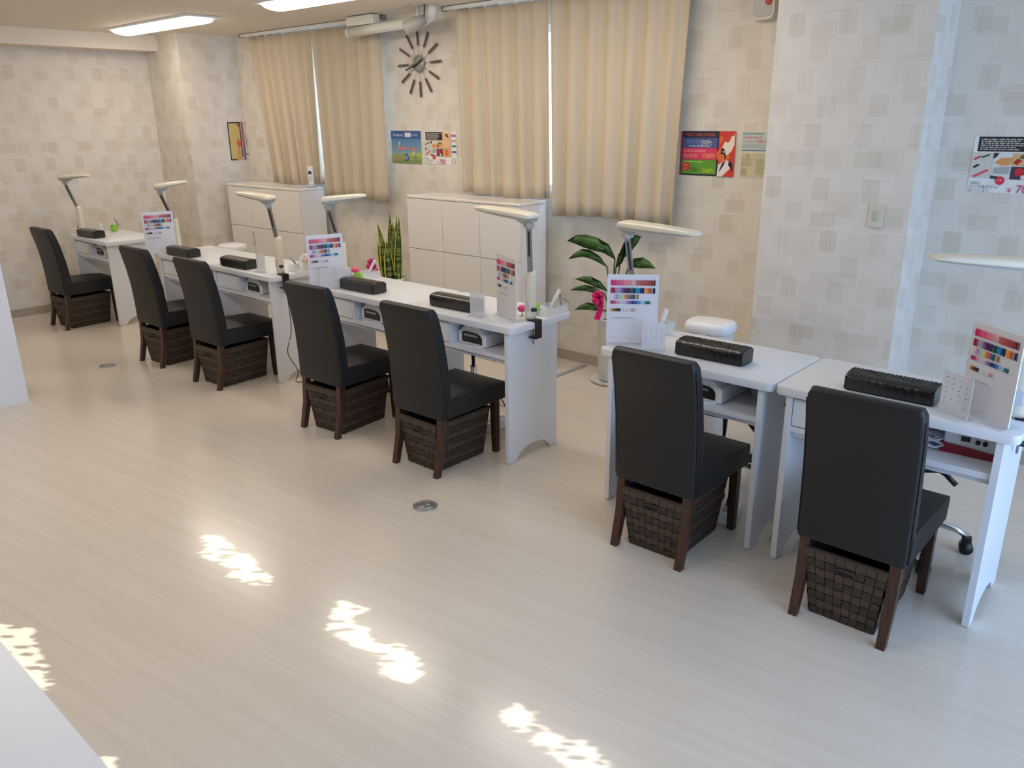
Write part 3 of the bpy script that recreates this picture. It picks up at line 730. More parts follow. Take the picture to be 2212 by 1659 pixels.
# ================================================================== TRAYS AND TOOLS AT THE DESK ENDS
def tray(label, x, y, rot=0.0):
    t = thing('acrylic_tray', label, 'tray', (x, y, ZT+0.0005), rot, 'clear acrylic tool trays')
    w, d, h, e = 0.05, 0.085, 0.045, 0.0025
    obj('tray_base', MB().box(-w, w, -d, d, 0, e).mesh('tray_base', M_ACR), t)
    for nm, a in (('tray_wall', (-w, -w+e, -d, d)), ('tray_wall', (w-e, w, -d, d)), ('tray_wall', (-w+e, w-e, -d, -d+e)), ('tray_wall', (-w+e, w-e, d-e, d))):
        obj(nm, MB().box(*a, e, h).mesh('tray_wall', M_ACR), t)
def file_stick(label, x, y, z, dx, dy, dz):
    t = thing('nail_brush', label, 'brush', (x, y, z))
    d = Vector((dx, dy, dz)); n = d.normalized()
    obj('handle', MB().tube([(0, 0, 0), tuple(d*0.55)], 0.006, 8).mesh('handle', M_WHITE), t)
    a = n.cross(Vector((0, 0, 1))).normalized()*0.011; b = n.cross(a).normalized()*0.006; p0 = d*0.5; p1 = d
    obj('brush_head', MB().loft([[tuple(p+a*s1+b*s2) for s1, s2 in ((-1,-1),(1,-1),(1,1),(-1,1))] for p in (p0, p1)], True, False).mesh('brush_head', M_WHITE), t)
def tape_cutter(label, x, y, rot):
    t = thing('tape_dispenser', label, 'dispenser', (x, y, ZT+0.004), rot)
    body = [(-0.03, 0.0), (0.03, 0.0), (0.034, 0.02), (0.026, 0.05), (0.012, 0.056), (0.016, 0.036), (-0.012, 0.034), (-0.014, 0.056), (-0.028, 0.048)]
    obj('body', MB().prism(body, 1, -0.014, 0.014).mesh('body', M_GREEN), t)
    obj('bridge', MB().box(-0.02, 0.018, -0.012, 0.012, 0.052, 0.058).mesh('bridge', M_GREEN), t)
    obj('tape_roll', MB().tube([(0, -0.011, 0.041), (0, 0.011, 0.041)], 0.008, 12).mesh('tape_roll', M_WHITE), t)
def sponge(label, x, y, z, rot=0.0):
    t = thing('pink_sponge', label, 'sponge', (x, y, z), rot)
    obj('puff', MB().lathe([(0.004, 0.022), (0.016, 0.023), (0.024, 0.032), (0.025, 0.042), (0.018, 0.052), (0.006, 0.056)], (0, 0, 0), 14).mesh('puff', M_PINK), t)
    obj('stem', MB().tube([(0, 0, 0), (0, 0, 0.026)], 0.003, 6).mesh('stem', M_STEEL), t)
def bottle(label, x, y, h, r, m=M_WHITE, z=None):
    t = thing('small_bottle', label, 'bottle', (x, y, ZT+0.003 if z is None else z))
    obj('bottle_body', MB().lathe([(r*0.9, 0), (r, 0.004), (r, h*0.62), (r*0.75, h*0.70)], (0, 0, 0), 14).mesh('bottle_body', m), t)
    obj('cap', MB().lathe([(r*0.5, h*0.70), (r*0.55, h*0.72), (r*0.5, h), (r*0.2, h)], (0, 0, 0), 12).mesh('cap', M_WHITE), t)
def clip_stand(label, x, y, z, s=1.0):
    t = thing('metal_clip', label, 'clip', (x, y, z))
    obj('clip_arm', MB().tube([(-0.05*s, 0, 0.07*s), (0, 0, 0.035*s), (0.012*s, 0, -0.03*s)], 0.0032, 6).mesh('clip_arm', M_STEEL), t)
    obj('clip_arm', MB().tube([(-0.02*s, 0.004, 0.05*s), (0.06*s, 0.004, 0.0)], 0.0032, 6).mesh('clip_arm', M_STEEL), t)
    obj('clip_screw', MB().lathe([(0.002, -0.004), (0.009, -0.003), (0.009, 0.003), (0.002, 0.004)], (-0.01*s, 0.002, 0.044*s), 10).mesh('clip_screw', M_STEEL), t)
# third desk (right end of the middle pair)
tray('clear acrylic tray at the rear right corner of the third desk', -2.585, 3.20)
tape_cutter('lime green tape dispenser on the third desk behind the clamp lamp', -2.65, 3.14, 0.1)
file_stick('white nail brush leaning out of the tray on the third desk', -2.60, 3.20, ZT+0.012, 0.035, 0.05, 0.11)
clip_stand('metal clip standing at the rear corner of the third desk', -2.58, 3.27, ZT+0.05)
sponge('pink sponge puff between the board and lamp on the third desk', -2.67, 3.07, ZT+0.0005)
bottle('small white bottle behind the clamp lamp on the third desk', -2.625, 3.095, 0.06, 0.011)
# fourth desk
tray('clear acrylic tray at the rear left corner of the fourth desk', -4.12, 3.20)
tape_cutter('lime green tape dispenser on the fourth desk near the snake plant', -4.05, 3.09, 0.4)
sponge('pink sponge puff above the green dispenser on the fourth desk', -4.085, 3.10, ZT+0.035)
file_stick('white nail brush leaning out of the tray on the fourth desk', -4.10, 3.19, ZT+0.012, 0.06, 0.03, 0.11)
bottle('short white pot beside the board on the fourth desk', -4.125, 3.075, 0.085, 0.02)
# second desk
tray('clear acrylic tray behind the board on the second desk', -1.955, 3.225)
file_stick('white nail brush leaning out of the tray on the second desk', -1.93, 3.20, ZT+0.012, 0.02, 0.03, 0.105)
sponge('pink sponge puff behind the board on the second desk', -1.93, 3.11, ZT+0.03)
tape_cutter('lime green tape dispenser behind the board on the second desk', -1.935, 3.10, 1.2)
# fifth desk
tray('clear acrylic tray at the right end of the fifth desk', -4.685, 3.12)
sponge('pink sponge puff at the right end of the fifth desk', -4.665, 3.165, ZT+0.03)
bottle('ivory jar beside the pink puff on the fifth desk', -4.72, 3.17, 0.10, 0.022, M_LAMP)
file_stick('white nail brush in the tray on the fifth desk', -4.74, 3.10, ZT+0.012, 0.02, 0.05, 0.09)
clip_stand('dark metal clip in the tray on the fifth desk', -4.70, 3.06, ZT+0.03, 0.9)
# farthest desk
tape_cutter('lime green tape dispenser on the farthest desk', -7.83, 3.19, 0.2)
clip_stand('dark metal clip beside the green dispenser on the farthest desk', -7.80, 3.21, ZT+0.06, 0.9)
bottle('small clear bottle on the farthest desk beside the cushion', -7.88, 3.10, 0.075, 0.016, M_ACR)
# loops of cable on the third desk and cords
def cord(label, pts, r=0.0035, m=M_BLACK, nm='extension_cord'):
    P = [Vector(p) for p in pts]; out = []
    for i in range(len(P)-1):
        p0 = P[max(i-1, 0)]; p1 = P[i]; p2 = P[i+1]; p3 = P[min(i+2, len(P)-1)]
        for k in range(6):
            t = k/6; out.append(0.5*((2*p1)+(p2-p0)*t+(2*p0-5*p1+4*p2-p3)*t*t+(3*p1-p0-3*p2+p3)*t**3))
    out.append(P[-1]); c = P[0]
    return tag(obj(nm, MB().tube([q-c for q in out], r, 6).mesh(nm, m), None, tuple(c)), label, 'cord')
xd = DX['D2']+DW/2+0.004
cord('thin black cord hanging down the side of the fifth desk', [(xd, 2.93, 0.68), (xd+0.012, 2.935, 0.5), (xd+0.03, 2.92, 0.36), (xd+0.012, 2.89, 0.22), (xd+0.02, 2.95, 0.08), (xd+0.03, 2.92, 0.012), (xd+0.06, 2.97, 0.006)], 0.003)
cord('black cord on the floor behind the second chair from the right', [(-1.32, 3.30, 0.30), (-1.36, 3.26, 0.16), (-1.34, 3.2, 0.05), (-1.26, 3.18, 0.006), (-1.24, 3.3, 0.006)])
cord('black cord on the floor behind the third chair from the right', [(-3.10, 3.30, 0.16), (-3.04, 3.30, 0.14), (-2.97, 3.30, 0.05), (-2.92, 3.34, 0.006)])
def power_strip(label, x, y, rot):
    t = thing('power_strip', label, 'power strip', (x, y, 0), rot)
    obj('strip_body', MB().rbox(-0.045, 0.045, -0.09, 0.09, 0, 0.055, 0.008).mesh('strip_body', M_WHITE), t)
    for k in range(3): obj('socket', MB().rbox(-0.016, 0.016, -0.06+0.05*k, -0.03+0.05*k, 0.0545, 0.058, 0.002, 1).mesh('socket', M_LAMPG), t)
    obj('plug', MB().rbox(-0.012, 0.012, -0.004, 0.022, 0.058, 0.088, 0.004).mesh('plug', M_BLACK), t)
power_strip('white power strip with a black plug under the second desk', -1.44, 3.06, 0.2)
power_strip('white power strip with a black plug under the third desk', -2.985, 3.19, -0.1)

# ------------------------------------------------------------------ things in the two nearest compartments
t = thing('red_stand', 'dark red plastic stand in the compartment of the second desk', 'stand', (DX['B']+0.315, 3.08, 0.5805), 0.2)
obj('stand_base', MB().prism([(-0.06, 0), (0.06, 0), (0.045, 0.012), (-0.05, 0.014)], 1, -0.03, 0.03).mesh('stand_base', M_RED), t)
obj('stand_post', MB().box(-0.02, 0.006, -0.012, 0.012, 0.013, 0.034).mesh('stand_post', M_BLACK), t)
t = thing('clear_cup', 'clear plastic cup in the compartment of the second desk', 'cup', (DX['B']+0.235, 3.10, 0.5805))
obj('cup_wall', MB().lathe([(0.028, 0), (0.035, 0.085), (0.037, 0.086), (0.03, 0.0)], (0, 0, 0), 16, False).mesh('cup_wall', M_ACR), t)
t = thing('nail_drill', 'white and dark red nail drill box with knobs in the nearest desk', 'device', (DX['A']+0.245, 3.02, 0.5805), 0.05)
obj('drill_body', MB().rbox(-0.085, 0.085, -0.04, 0.05, 0.012, 0.105, 0.006).mesh('drill_body', M_WHITE), t)
obj('drill_base', MB().prism([(-0.092, 0.0), (0.092, 0.0), (0.092, 0.022), (0.0, 0.03), (-0.092, 0.036)], 1, -0.047, 0.052).mesh('drill_base', M_RED), t)
obj('switch', MB().box(-0.03, -0.002, -0.046, -0.039, 0.052, 0.068).mesh('switch', M_BLACK), t)
for xx in (0.022, 0.044): obj('knob', MB().tube([(xx, -0.048, 0.056), (xx, -0.039, 0.056)], 0.008, 12).mesh('knob', M_BLACK), t)
pts = []
for k in range(60):
    a = k*0.62; r = 0.045+0.012*math.sin(k*0.9)
    pts.append((r*math.cos(a), 0.6*r*math.sin(a)+0.01*math.sin(k*0.37), 0.012+0.03*(0.5+0.5*math.sin(a*1.0+k*0.2))))
tag(obj('coiled_cable', MB().tube(pts, 0.0042, 6).mesh('coiled_cable', M_FROST), None, (DX['A']+0.11, 2.985, 0.583)), 'coil of pale clear cable in the nearest desk compartment', 'cable')

# ================================================================== ROLLING STOOLS behind the desks
def stool_meshes():
    d = {}
    d['seat'] = MB().lathe([(0.02, 0.385), (0.15, 0.385), (0.172, 0.395), (0.178, 0.415), (0.168, 0.437), (0.10, 0.445), (0.01, 0.446)], (0, 0, 0), 28).mesh('seat', M_BLACK)
    d['seat_plate'] = MB().lathe([(0.024, 0.335), (0.03, 0.345), (0.085, 0.384), (0.02, 0.3845)], (0, 0, 0), 20).mesh('seat_plate', M_BLACK)
    d['gas_post'] = MB().lathe([(0.02, 0.10), (0.02, 0.25), (0.013, 0.252), (0.013, 0.34)], (0, 0, 0), 16).mesh('gas_post', M_CHROME)
    d['lever'] = MB().tube([(0.03, -0.01, 0.362), (0.10, -0.03, 0.352), (0.125, -0.035, 0.345), (0.165, -0.045, 0.31)], [0.005, 0.005, 0.010, 0.011], 8).mesh('lever', M_BLACK)
    d['foot_hub'] = MB().lathe([(0.02, 0.085), (0.034, 0.09), (0.034, 0.125), (0.022, 0.14)], (0, 0, 0), 16).mesh('foot_hub', M_CHROME)
    d['star_leg'] = MB().tube([(0.02, 0, 0.112), (0.12, 0, 0.115), (0.20, 0, 0.098), (0.245, 0, 0.075)], [0.017, 0.016, 0.014, 0.011], 8).mesh('star_leg', M_CHROME)
    d['caster'] = MB().tube([(0.245, -0.022, 0.026), (0.245, 0.022, 0.026)], 0.026, 14).mesh('caster', M_BLACK)
    d['caster_fork'] = MB().rbox(0.225, 0.262, -0.012, 0.012, 0.03, 0.075, 0.005).mesh('caster_fork', M_BLACK)
    return d
STM = stool_meshes()
def stool(label, x, y, rot):
    t = thing('rolling_stool', label, 'stool', (x, y, 0), rot, 'black rolling stools behind the desks')
    for n in ('seat', 'seat_plate', 'gas_post', 'lever', 'foot_hub'): obj(n, STM[n], t)
    for k in range(5):
        l = obj('star_leg', STM['star_leg'], t, None, 2*PI*k/5)
        obj('caster', STM['caster'], l); obj('caster_fork', STM['caster_fork'], l)
stool('black rolling stool with chrome legs behind the nearest desk', -0.79, 3.33, 0.32)
stool('black rolling stool with chrome post behind the second desk', -1.645, 3.38, 0.15)
stool('black rolling stool behind the third desk from the right', -3.38, 3.42, 0.35)
stool('black rolling stool behind the fourth desk from the right', -4.05, 3.43, 0.0)
stool('black rolling stool behind the fifth desk from the right', -4.93, 3.45, 0.9)

# ================================================================== WHITE CABINETS against the wall
def cabinet(label, x0, x1, zt, holes=False):
    y0, y1 = 4.165, 4.445; t = thing('white_cabinet', label, 'cabinet', ((x0+x1)/2, y0, 0), 0, 'white low cabinets below the curtains')
    h = (x1-x0)/2; D = y1-y0
    obj('body', MB().box(-h+0.002, h-0.002, 0.018, D, 0.0, zt-0.022).mesh('body', M_CAB), t)
    obj('top', MB().rbox(-h, h, -0.002, D+0.0, zt-0.022, zt, 0.006).mesh('top', M_CAB), t)
    w = 2*h/3; hh = (zt-0.022)/3
    for r in range(3):
        for c in range(3):
            dd = obj('door', MB().rbox(-h+c*w+0.0015, -h+(c+1)*w-0.0015, 0.0, 0.0175, r*hh+0.002, (r+1)*hh-0.002, 0.002, 1).mesh('door', M_CAB), t)
            if holes and r == 1 and c == 0:
                for zz in (0.80, 0.62): obj('finger_hole', MB().lathe([(0.002, -0.03), (0.009, -0.022), (0.009, 0.022), (0.002, 0.03)], (-h+w-0.008, -0.001, hh+hh*zz), 10).mesh('finger_hole', M_LAMPG), dd)
    return t
cabinet('white low cabinet with nine doors right of the snake plant', -4.79, -3.636, 1.162)
cabinet('white low cabinet at the far left carrying the cordless phone', -7.43, -6.235, 1.135, True)
# cordless phone
t = thing('cordless_phone', 'white cordless phone standing in its charger on the far cabinet', 'phone', (-6.285, 4.35, 1.135), 0.35)
obj('charger', MB().lathe([(0.045, 0), (0.05, 0.006), (0.046, 0.018), (0.02, 0.03), (0.004, 0.03)], (0, 0, 0), 18).mesh('charger', M_LAMPG), t)
hs = obj('handset', MB().rbox(-0.024, 0.024, -0.012, 0.014, 0.022, 0.185, 0.009).mesh('handset', M_WHITE), t)
obj('screen', MB().box(-0.016, 0.016, -0.0136, -0.0118, 0.115, 0.143).mesh('screen', mat('phone_screen', (52, 56, 58), 0.2)), hs)
for r in range(4):
    for c in range(3): obj('key', MB().box(-0.014+0.0105*c, -0.0065+0.0105*c, -0.0132, -0.0118, 0.05+0.013*r, 0.058+0.013*r).mesh('key', M_LAMPG), hs)

# ================================================================== PLANTS
def blade(base, tip, w, bend, n=9, twist=0.0):
    """one flat thick leaf: ring strip from base to tip"""
    b = Vector(base); t = Vector(tip); d = t-b; a = Vector((math.cos(twist), math.sin(twist), 0)); nn = d.cross(a).normalized()
    L = []; 
    for i in range(n+1):
        f = i/n; p = b+d*f+nn*bend*math.sin(PI*f); ww = w*(0.55+0.75*f-1.3*f*f if f < 0.75 else (1-f)*1.535)
        L.append((p, max(ww, 0.001)))
    return L, a, nn
def snake_leaf(base, tip, w, bend, twist):
    L, a, nn = blade(base, tip, w, bend, 10, twist); m = MB(); e = MB()
    for part, fr in ((m, 0.78),):
        rings = []
        for p, ww in L: rings.append([tuple(p-a*ww*fr+nn*0.006), tuple(p+nn*-0.002), tuple(p+a*ww*fr+nn*0.006), tuple(p+nn*0.001)])
        part.loft(rings, True, True)
    for s in (-1, 1):
        rings = []
        for p, ww in L: rings.append([tuple(p+a*s*ww*0.76+nn*0.005), tuple(p+a*s*ww+nn*0.009), tuple(p+a*s*ww*0.98+nn*0.006), tuple(p+a*s*ww*0.76+nn*0.003)])
        e.loft(rings, True, True)
    return m, e
px, py = -5.00, 4.16
t = thing('snake_plant', 'tall yellow-edged snake plant left of the nearer cabinet', 'plant', (px, py, 0))
t.location.z = 0.0
leaves = [(0.0, 0.0, -0.02, 0.02, 1.01, 0.040, 0.01, 0.3), (0.03, 0.02, 0.05, 0.02, 0.94, 0.042, -0.01, 0.5), (-0.03, 0.0, -0.13, -0.02, 0.93, 0.036, 0.02, 0.2), (0.05, -0.02, 0.08, -0.04, 0.95, 0.036, 0.015, -0.2),
          (-0.02, -0.03, -0.04, -0.06, 0.86, 0.045, 0.01, 0.4), (0.02, -0.04, 0.03, -0.07, 0.80, 0.045, -0.01, 0.6), (-0.045, -0.02, -0.10, -0.05, 0.78, 0.035, 0.01, 0.7), (0.06, 0.0, 0.115, 0.0, 0.99, 0.036, -0.012, 0.1), (0.04, 0.035, 0.02, 0.06, 0.98, 0.036, 0.01, 0.9), (-0.06, 0.01, -0.12, 0.04, 0.74, 0.03, 0.02, 0.9)]
for (x0, y0, x1, y1, z1, w, bd, tw) in leaves:
    m, e = snake_leaf((x0, y0, 0.45), (x1, y1, z1), w*1.45, bd, tw+0.6)
    l = obj('leaf', m.mesh('leaf', M_SNAKE), t); obj('leaf_edge', e.mesh('leaf_edge', M_SNEDGE), l)
t2 = thing('planter', 'white planter with a magenta bow holding the snake plant', 'planter', (px, py, 0))
obj('pot', MB().lathe([(0.085, 0), (0.09, 0.01), (0.105, 0.475), (0.112, 0.48), (0.112, 0.50), (0.10, 0.50), (0.097, 0.46), (0.01, 0.46)], (0, 0, 0), 24).mesh('pot', M_POT), t2)
obj('soil', MB().lathe([(0.01, 0.461), (0.096, 0.461), (0.09, 0.467), (0.01, 0.469)], (0, 0, 0), 20).mesh('soil', M_SOIL), t2)
def bow(parent, c, s, ang=0.0):
    m = MB(); C_ = Vector(c)
    for k in range(7):
        a = -0.5+k*0.75+ang; d = Vector((math.cos(a)*0.75, -0.55, math.sin(a))).normalized(); side = d.cross(Vector((0, 1, 0.2))).normalized()
        rings = []
        for f, w, o in ((0, 0.008, 0), (0.3, 0.02, 0.012), (0.65, 0.027, 0.016), (1.0, 0.014, 0.004)):
            p = C_+d*s*f+Vector((0, -o, 0)); rings.append([tuple(p-side*w*s/0.08), tuple(p+Vector((0, -0.004, 0))), tuple(p+side*w*s/0.08), tuple(p+Vector((0, 0.003, 0)))])
        m.loft(rings, True, True)
    return obj('bow', m.mesh('bow', M_MAG), parent)
b = bow(t2, (-0.075, -0.105, 0.60), 0.075)
for k in range(3):
    obj('ribbon_tail', MB().tube([(-0.075+0.01*k, -0.11, 0.58), (-0.06+0.02*k, -0.125, 0.54), (-0.085+0.025*k, -0.125, 0.50), (-0.055+0.02*k, -0.12, 0.44)], 0.0035, 6).mesh('ribbon_tail', M_MAG), b)

# bird-of-paradise like broad-leaf plant
px, py = -2.975, 4.33
t = thing('broadleaf_plant', 'leafy green plant with long drooping leaves behind the second desk', 'plant', (px, py, 0))
def broad(base, pts, w, roll):
    P = [Vector(p) for p in pts]; m = MB(); rings = []; n = len(P)
    prof = [0.12, 0.7, 1.0, 0.95, 0.62, 0.06] if n == 6 else [0.12, 0.85, 1.0, 0.6, 0.05]
    for i, p in enumerate(P):
        d = (P[min(i+1, n-1)]-P[max(i-1, 0)]).normalized(); a = d.cross(Vector((math.sin(roll), -math.cos(roll), 0.15))).normalized(); nn = a.cross(d).normalized(); ww = w*prof[i]
        wav = 0.008*math.sin(i*2.1)
        rings.append([tuple(p-a*ww+nn*(0.25*ww+wav)), tuple(p-nn*0.003), tuple(p+a*ww+nn*(0.25*ww-wav)), tuple(p+nn*0.0015)])
    m.loft(rings, True, True); l = obj('leaf', m.mesh('leaf', M_LEAF), t)
    obj('leaf_stem', MB().tube([base, (Vector(base)*0.5+P[0]*0.5+Vector((0, 0, 0.02))), P[0]], 0.0055, 6).mesh('leaf_stem', mat('stem_green', (52, 70, 34), 0.4)), l)
B0 = (0, 0, 0.44)
broad(B0, [(0.01, 0, 0.84), (-0.05, -0.01, 0.90), (-0.12, -0.03, 0.925), (-0.20, -0.04, 0.94), (-0.27, -0.05, 0.945), (-0.33, -0.06, 0.93)], 0.045, 0.2)
broad(B0, [(0.02, 0, 0.78), (0.06, 0, 0.84), (0.10, -0.01, 0.89), (0.15, -0.02, 0.94), (0.19, -0.02, 0.985), (0.22, -0.03, 1.0)], 0.05, -0.6)
broad(B0, [(-0.05, 0, 0.78), (-0.11, -0.02, 0.83), (-0.17, -0.03, 0.855), (-0.22, -0.04, 0.86), (-0.27, -0.05, 0.84), (-0.32, -0.06, 0.81)], 0.028, 0.4)
broad(B0, [(0.12, 0, 0.80), (0.18, -0.01, 0.83), (0.24, -0.03, 0.84), (0.30, -0.04, 0.835), (0.35, -0.05, 0.82)], 0.035, -0.2)
broad(B0, [(-0.04, 0, 0.62), (-0.10, -0.02, 0.66), (-0.16, -0.03, 0.68), (-0.22, -0.04, 0.685), (-0.27, -0.05, 0.68)], 0.028, 0.3)
broad(B0, [(-0.05, -0.02, 0.60), (-0.11, -0.05, 0.625), (-0.17, -0.07, 0.635), (-0.23, -0.08, 0.625), (-0.28, -0.09, 0.61)], 0.022, 0.5)
broad(B0, [(-0.05, -0.02, 0.49), (-0.10, -0.05, 0.51), (-0.15, -0.07, 0.515), (-0.20, -0.08, 0.50), (-0.24, -0.09, 0.48)], 0.026, 0.4)
broad(B0, [(0.05, 0.0, 0.80), (0.07, 0.0, 0.88), (0.10, -0.01, 0.96), (0.12, -0.01, 1.02), (0.13, -0.02, 1.05)], 0.04, -0.9)
t2 = thing('planter', 'tall white planter with a pink ribbon and saucer by the wall', 'planter', (px, py, 0))
obj('pot', MB().lathe([(0.07, 0.018), (0.078, 0.03), (0.098, 0.43), (0.104, 0.435), (0.104, 0.45), (0.094, 0.45), (0.09, 0.41), (0.01, 0.41)], (0, 0, 0), 24).mesh('pot', M_POT), t2)
obj('saucer', MB().lathe([(0.09, 0), (0.125, 0.004), (0.135, 0.022), (0.128, 0.022), (0.118, 0.012), (0.01, 0.012)], (0, 0, 0), 24).mesh('saucer', M_POT), t2)
obj('soil', MB().lathe([(0.01, 0.412), (0.089, 0.412), (0.08, 0.42), (0.01, 0.422)], (0, 0, 0), 20).mesh('soil', M_SOIL), t2)
b = bow(t2, (-0.01, -0.115, 0.60), 0.06, 0.3)
obj('ribbon_tail', MB().loft([[(x, y-0.002, z), (x+w, y-0.002, z), (x+w, y+0.002, z), (x, y+0.002, z)] for x, y, z, w in ((-0.02, -0.115, 0.62, 0.03), (-0.03, -0.12, 0.52, 0.04), (-0.055, -0.125, 0.45, 0.045))], True, False).mesh('ribbon_tail', M_MAG), b)

# ------------------------------------------------------------------ lidded bins behind the desks
def bin_(label, x, y, h):
    t = thing('waste_bin', label, 'bin', (x, y, 0), 0.1)
    def el(a, b, z): return [(a*math.copysign(abs(math.cos(q))**0.6, math.cos(q)), b*math.copysign(abs(math.sin(q))**0.6, math.sin(q)), z) for q in [2*PI*k/28 for k in range(28)]]
    obj('bin_body', MB().loft([el(0.10, 0.075, 0.0), el(0.11, 0.085, h*0.5), el(0.118, 0.09, h-0.06)], True, True).mesh('bin_body', M_POT), t)
    l = obj('lid', MB().loft([el(0.121, 0.094, h-0.058), el(0.128, 0.10, h-0.05), el(0.128, 0.10, h-0.02), el(0.118, 0.09, h-0.004), el(0.10, 0.075, h)], True, True).mesh('lid', M_WHITE), t)
    obj('latch', MB().rbox(-0.02, 0.02, -0.105, -0.09, h-0.075, h-0.055, 0.003, 1).mesh('latch', M_LAMPG), l)
bin_('white lidded bin standing behind the second desk', -1.965, 3.78, 0.69)
bin_('white lidded bin standing behind the far pair of desks', -6.72, 3.75, 0.66)

# ------------------------------------------------------------------ floor discs, cable strip
for lb, x, y in (('round grey metal floor outlet cover in the middle of the floor', -2.557, 2.243), ('round grey metal floor outlet cover near the far desks', -6.03, 2.25)):
    t = thing('floor_outlet', lb, 'floor outlet', (x, y, 0))
    obj('cover_ring', MB().lathe([(0.058, 0.0), (0.058, 0.003), (0.05, 0.0045), (0.044, 0.0045), (0.044, 0.0)], (0, 0, 0), 32, False).mesh('cover_ring', M_GREY), t)
    obj('cover_plate', MB().lathe([(0.043, 0.0), (0.043, 0.0035), (0.02, 0.004), (0.002, 0.004)], (0, 0, 0), 32).mesh('cover_plate', M_GREY), t)
    for s in (-1, 1): obj('slot', MB().rbox(-0.011, 0.011, s*0.016-0.005, s*0.016+0.005, 0.0035, 0.0052, 0.0008, 1).mesh('slot', M_LAMPG), t)
t = thing('cable_cover', 'grey cable cover strip on the floor running to the back wall', 'cable cover', (-3.318, 4.1, 0))
obj('strip', MB().prism([(-0.022, 0), (0.022, 0), (0.014, 0.009), (-0.014, 0.009)], 1, -0.35, 0.41).mesh('strip', M_DUCT), t)
# ------------------------------------------------------------------ wall switch, alarm box, pipe and spotlight
t = thing('wall_switch', 'beige switch plate on the wallpapered column', 'switch', (-1.33, CY, 1.24))
obj('plate', MB().rbox(-0.035, 0.035, -0.008, 0, -0.058, 0.058, 0.003).mesh('plate', mat('switch_beige', (214, 208, 192), 0.4)), t)
obj('rocker', MB().rbox(-0.012, 0.012, -0.012, -0.007, -0.024, 0.024, 0.002).mesh('rocker', mat('switch_rocker', (196, 190, 174), 0.4)), t)
t = thing('alarm_box', 'pale wall sensor box with a red dot above the posters', 'sensor', (-2.15, YW, 2.30))
pr = [(-0.07, 0.16), (0.07, 0.16), (0.068, -0.06), (0.058, -0.085), (0.035, -0.092), (-0.035, -0.092), (-0.058, -0.085), (-0.068, -0.06)]
obj('case', MB().prism(pr, 1, -0.055, 0).mesh('case', mat('sensor_case', (214, 208, 196), 0.4)), t)
obj('face', MB().prism([(x*0.8, z*0.86) for x, z in pr], 1, -0.058, -0.0545).mesh('face', mat('sensor_face', (176, 174, 168), 0.3)), t)
obj('indicator', MB().tube([(0.035, -0.063, -0.005), (0.035, -0.057, -0.005)], 0.018, 14).mesh('indicator', mat('alarm_red', (216, 90, 84), 0.4)), t)
t = thing('duct_pipe', 'white pipe cover along the top of the wall above the clock', 'pipe', (-5.06, 4.33, 2.36))
def duct(y0=0.0): pass
pth = [(-0.46, -0.03, 0.0), (-0.1, -0.03, 0.012), (0.25, -0.03, 0.02), (0.42, -0.03, 0.026), (0.475, -0.03, 0.05), (0.495, -0.03, 0.085), (0.497, -0.03, 0.12)]
obj('pipe', MB().tube(pth, 0.036, 14).mesh('pipe', M_RAIL), t)
obj('end_cap', MB().tube([(-0.475, -0.03, -0.001), (-0.455, -0.03, 0.0)], 0.040, 14).mesh('end_cap', M_RAIL), t)
obj('elbow_band', MB().tube([(0.38, -0.03, 0.024), (0.41, -0.03, 0.026)], 0.040, 14).mesh('elbow_band', M_RAIL), t)
obj('bracket', MB().rbox(-0.48, -0.15, -0.05, 0.02, 0.045, 0.115, 0.008).mesh('bracket', M_RAIL), t)
t = thing('spotlight', 'small grey spotlight with a dark cable hanging from the ceiling', 'spotlight', (-4.61, 4.20, ZC))
obj('ceiling_plate', MB().lathe([(0.05, 0), (0.05, -0.008), (0.03, -0.014), (0.01, -0.014)], (0, 0, 0), 18).mesh('ceiling_plate', M_LAMPG), t)
obj('stem', MB().tube([(0, 0, -0.012), (0, 0, -0.11)], 0.014, 10).mesh('stem', M_LAMPG), t)
hd = obj('spot_head', MB().tube([(0.04, 0.03, -0.10), (-0.01, -0.01, -0.125), (-0.06, -0.05, -0.155), (-0.075, -0.062, -0.163)], [0.03, 0.045, 0.055, 0.05], 16).mesh('spot_head', mat('spot_grey', (168, 162, 152), 0.4)), t)
obj('cable', MB().tube([(0.06, 0.01, -0.01), (0.055, 0.012, -0.06), (0.035, 0.02, -0.12), (0.02, 0.02, -0.135)], 0.0045, 6).mesh('cable', M_BLACK), t)

# ================================================================== CLOCK
t = thing('wall_clock', 'round wall clock of twelve dark sticks around a grey disc', 'clock', (-4.962, YW, 2.118))
obj('dial', MB().tube([(0, -0.012, 0), (0, -0.026, 0)], 0.062, 28).mesh('dial', M_DISC), t)
for k in range(12):
    a = 2*PI*k/12+0.03; c, s = math.cos(a), math.sin(a)
    st = obj('hour_stick', MB().add([(c*r+s*w, y, s*r-c*w) for y in (-0.020, -0.012) for r, w in ((0.13, -0.0075), (0.13, 0.0075), (0.245, 0.0085), (0.245, -0.0085))], [(0,1,2,3),(7,6,5,4),(0,4,5,1),(1,5,6,2),(2,6,7,3),(3,7,4,0)]).mesh('hour_stick', M_TAUPE), t)
    obj('wire', MB().tube([(c*0.055, -0.014, s*0.055), (c*0.135, -0.014, s*0.135)], 0.0016, 5).mesh('wire', M_STEEL), st)
def hand(name, ang, l0, l1, w, y):
    c, s = math.cos(ang), math.sin(ang)
    obj(name, MB().add([(c*r-s*q, yy, s*r+c*q) for yy in (y, y+0.003) for r, q in ((l0, -w), (l0, w), (l1, w), (l1, -w))], [(0,1,2,3),(7,6,5,4),(0,4,5,1),(1,5,6,2),(2,6,7,3),(3,7,4,0)]).mesh(name, M_HAND), t)
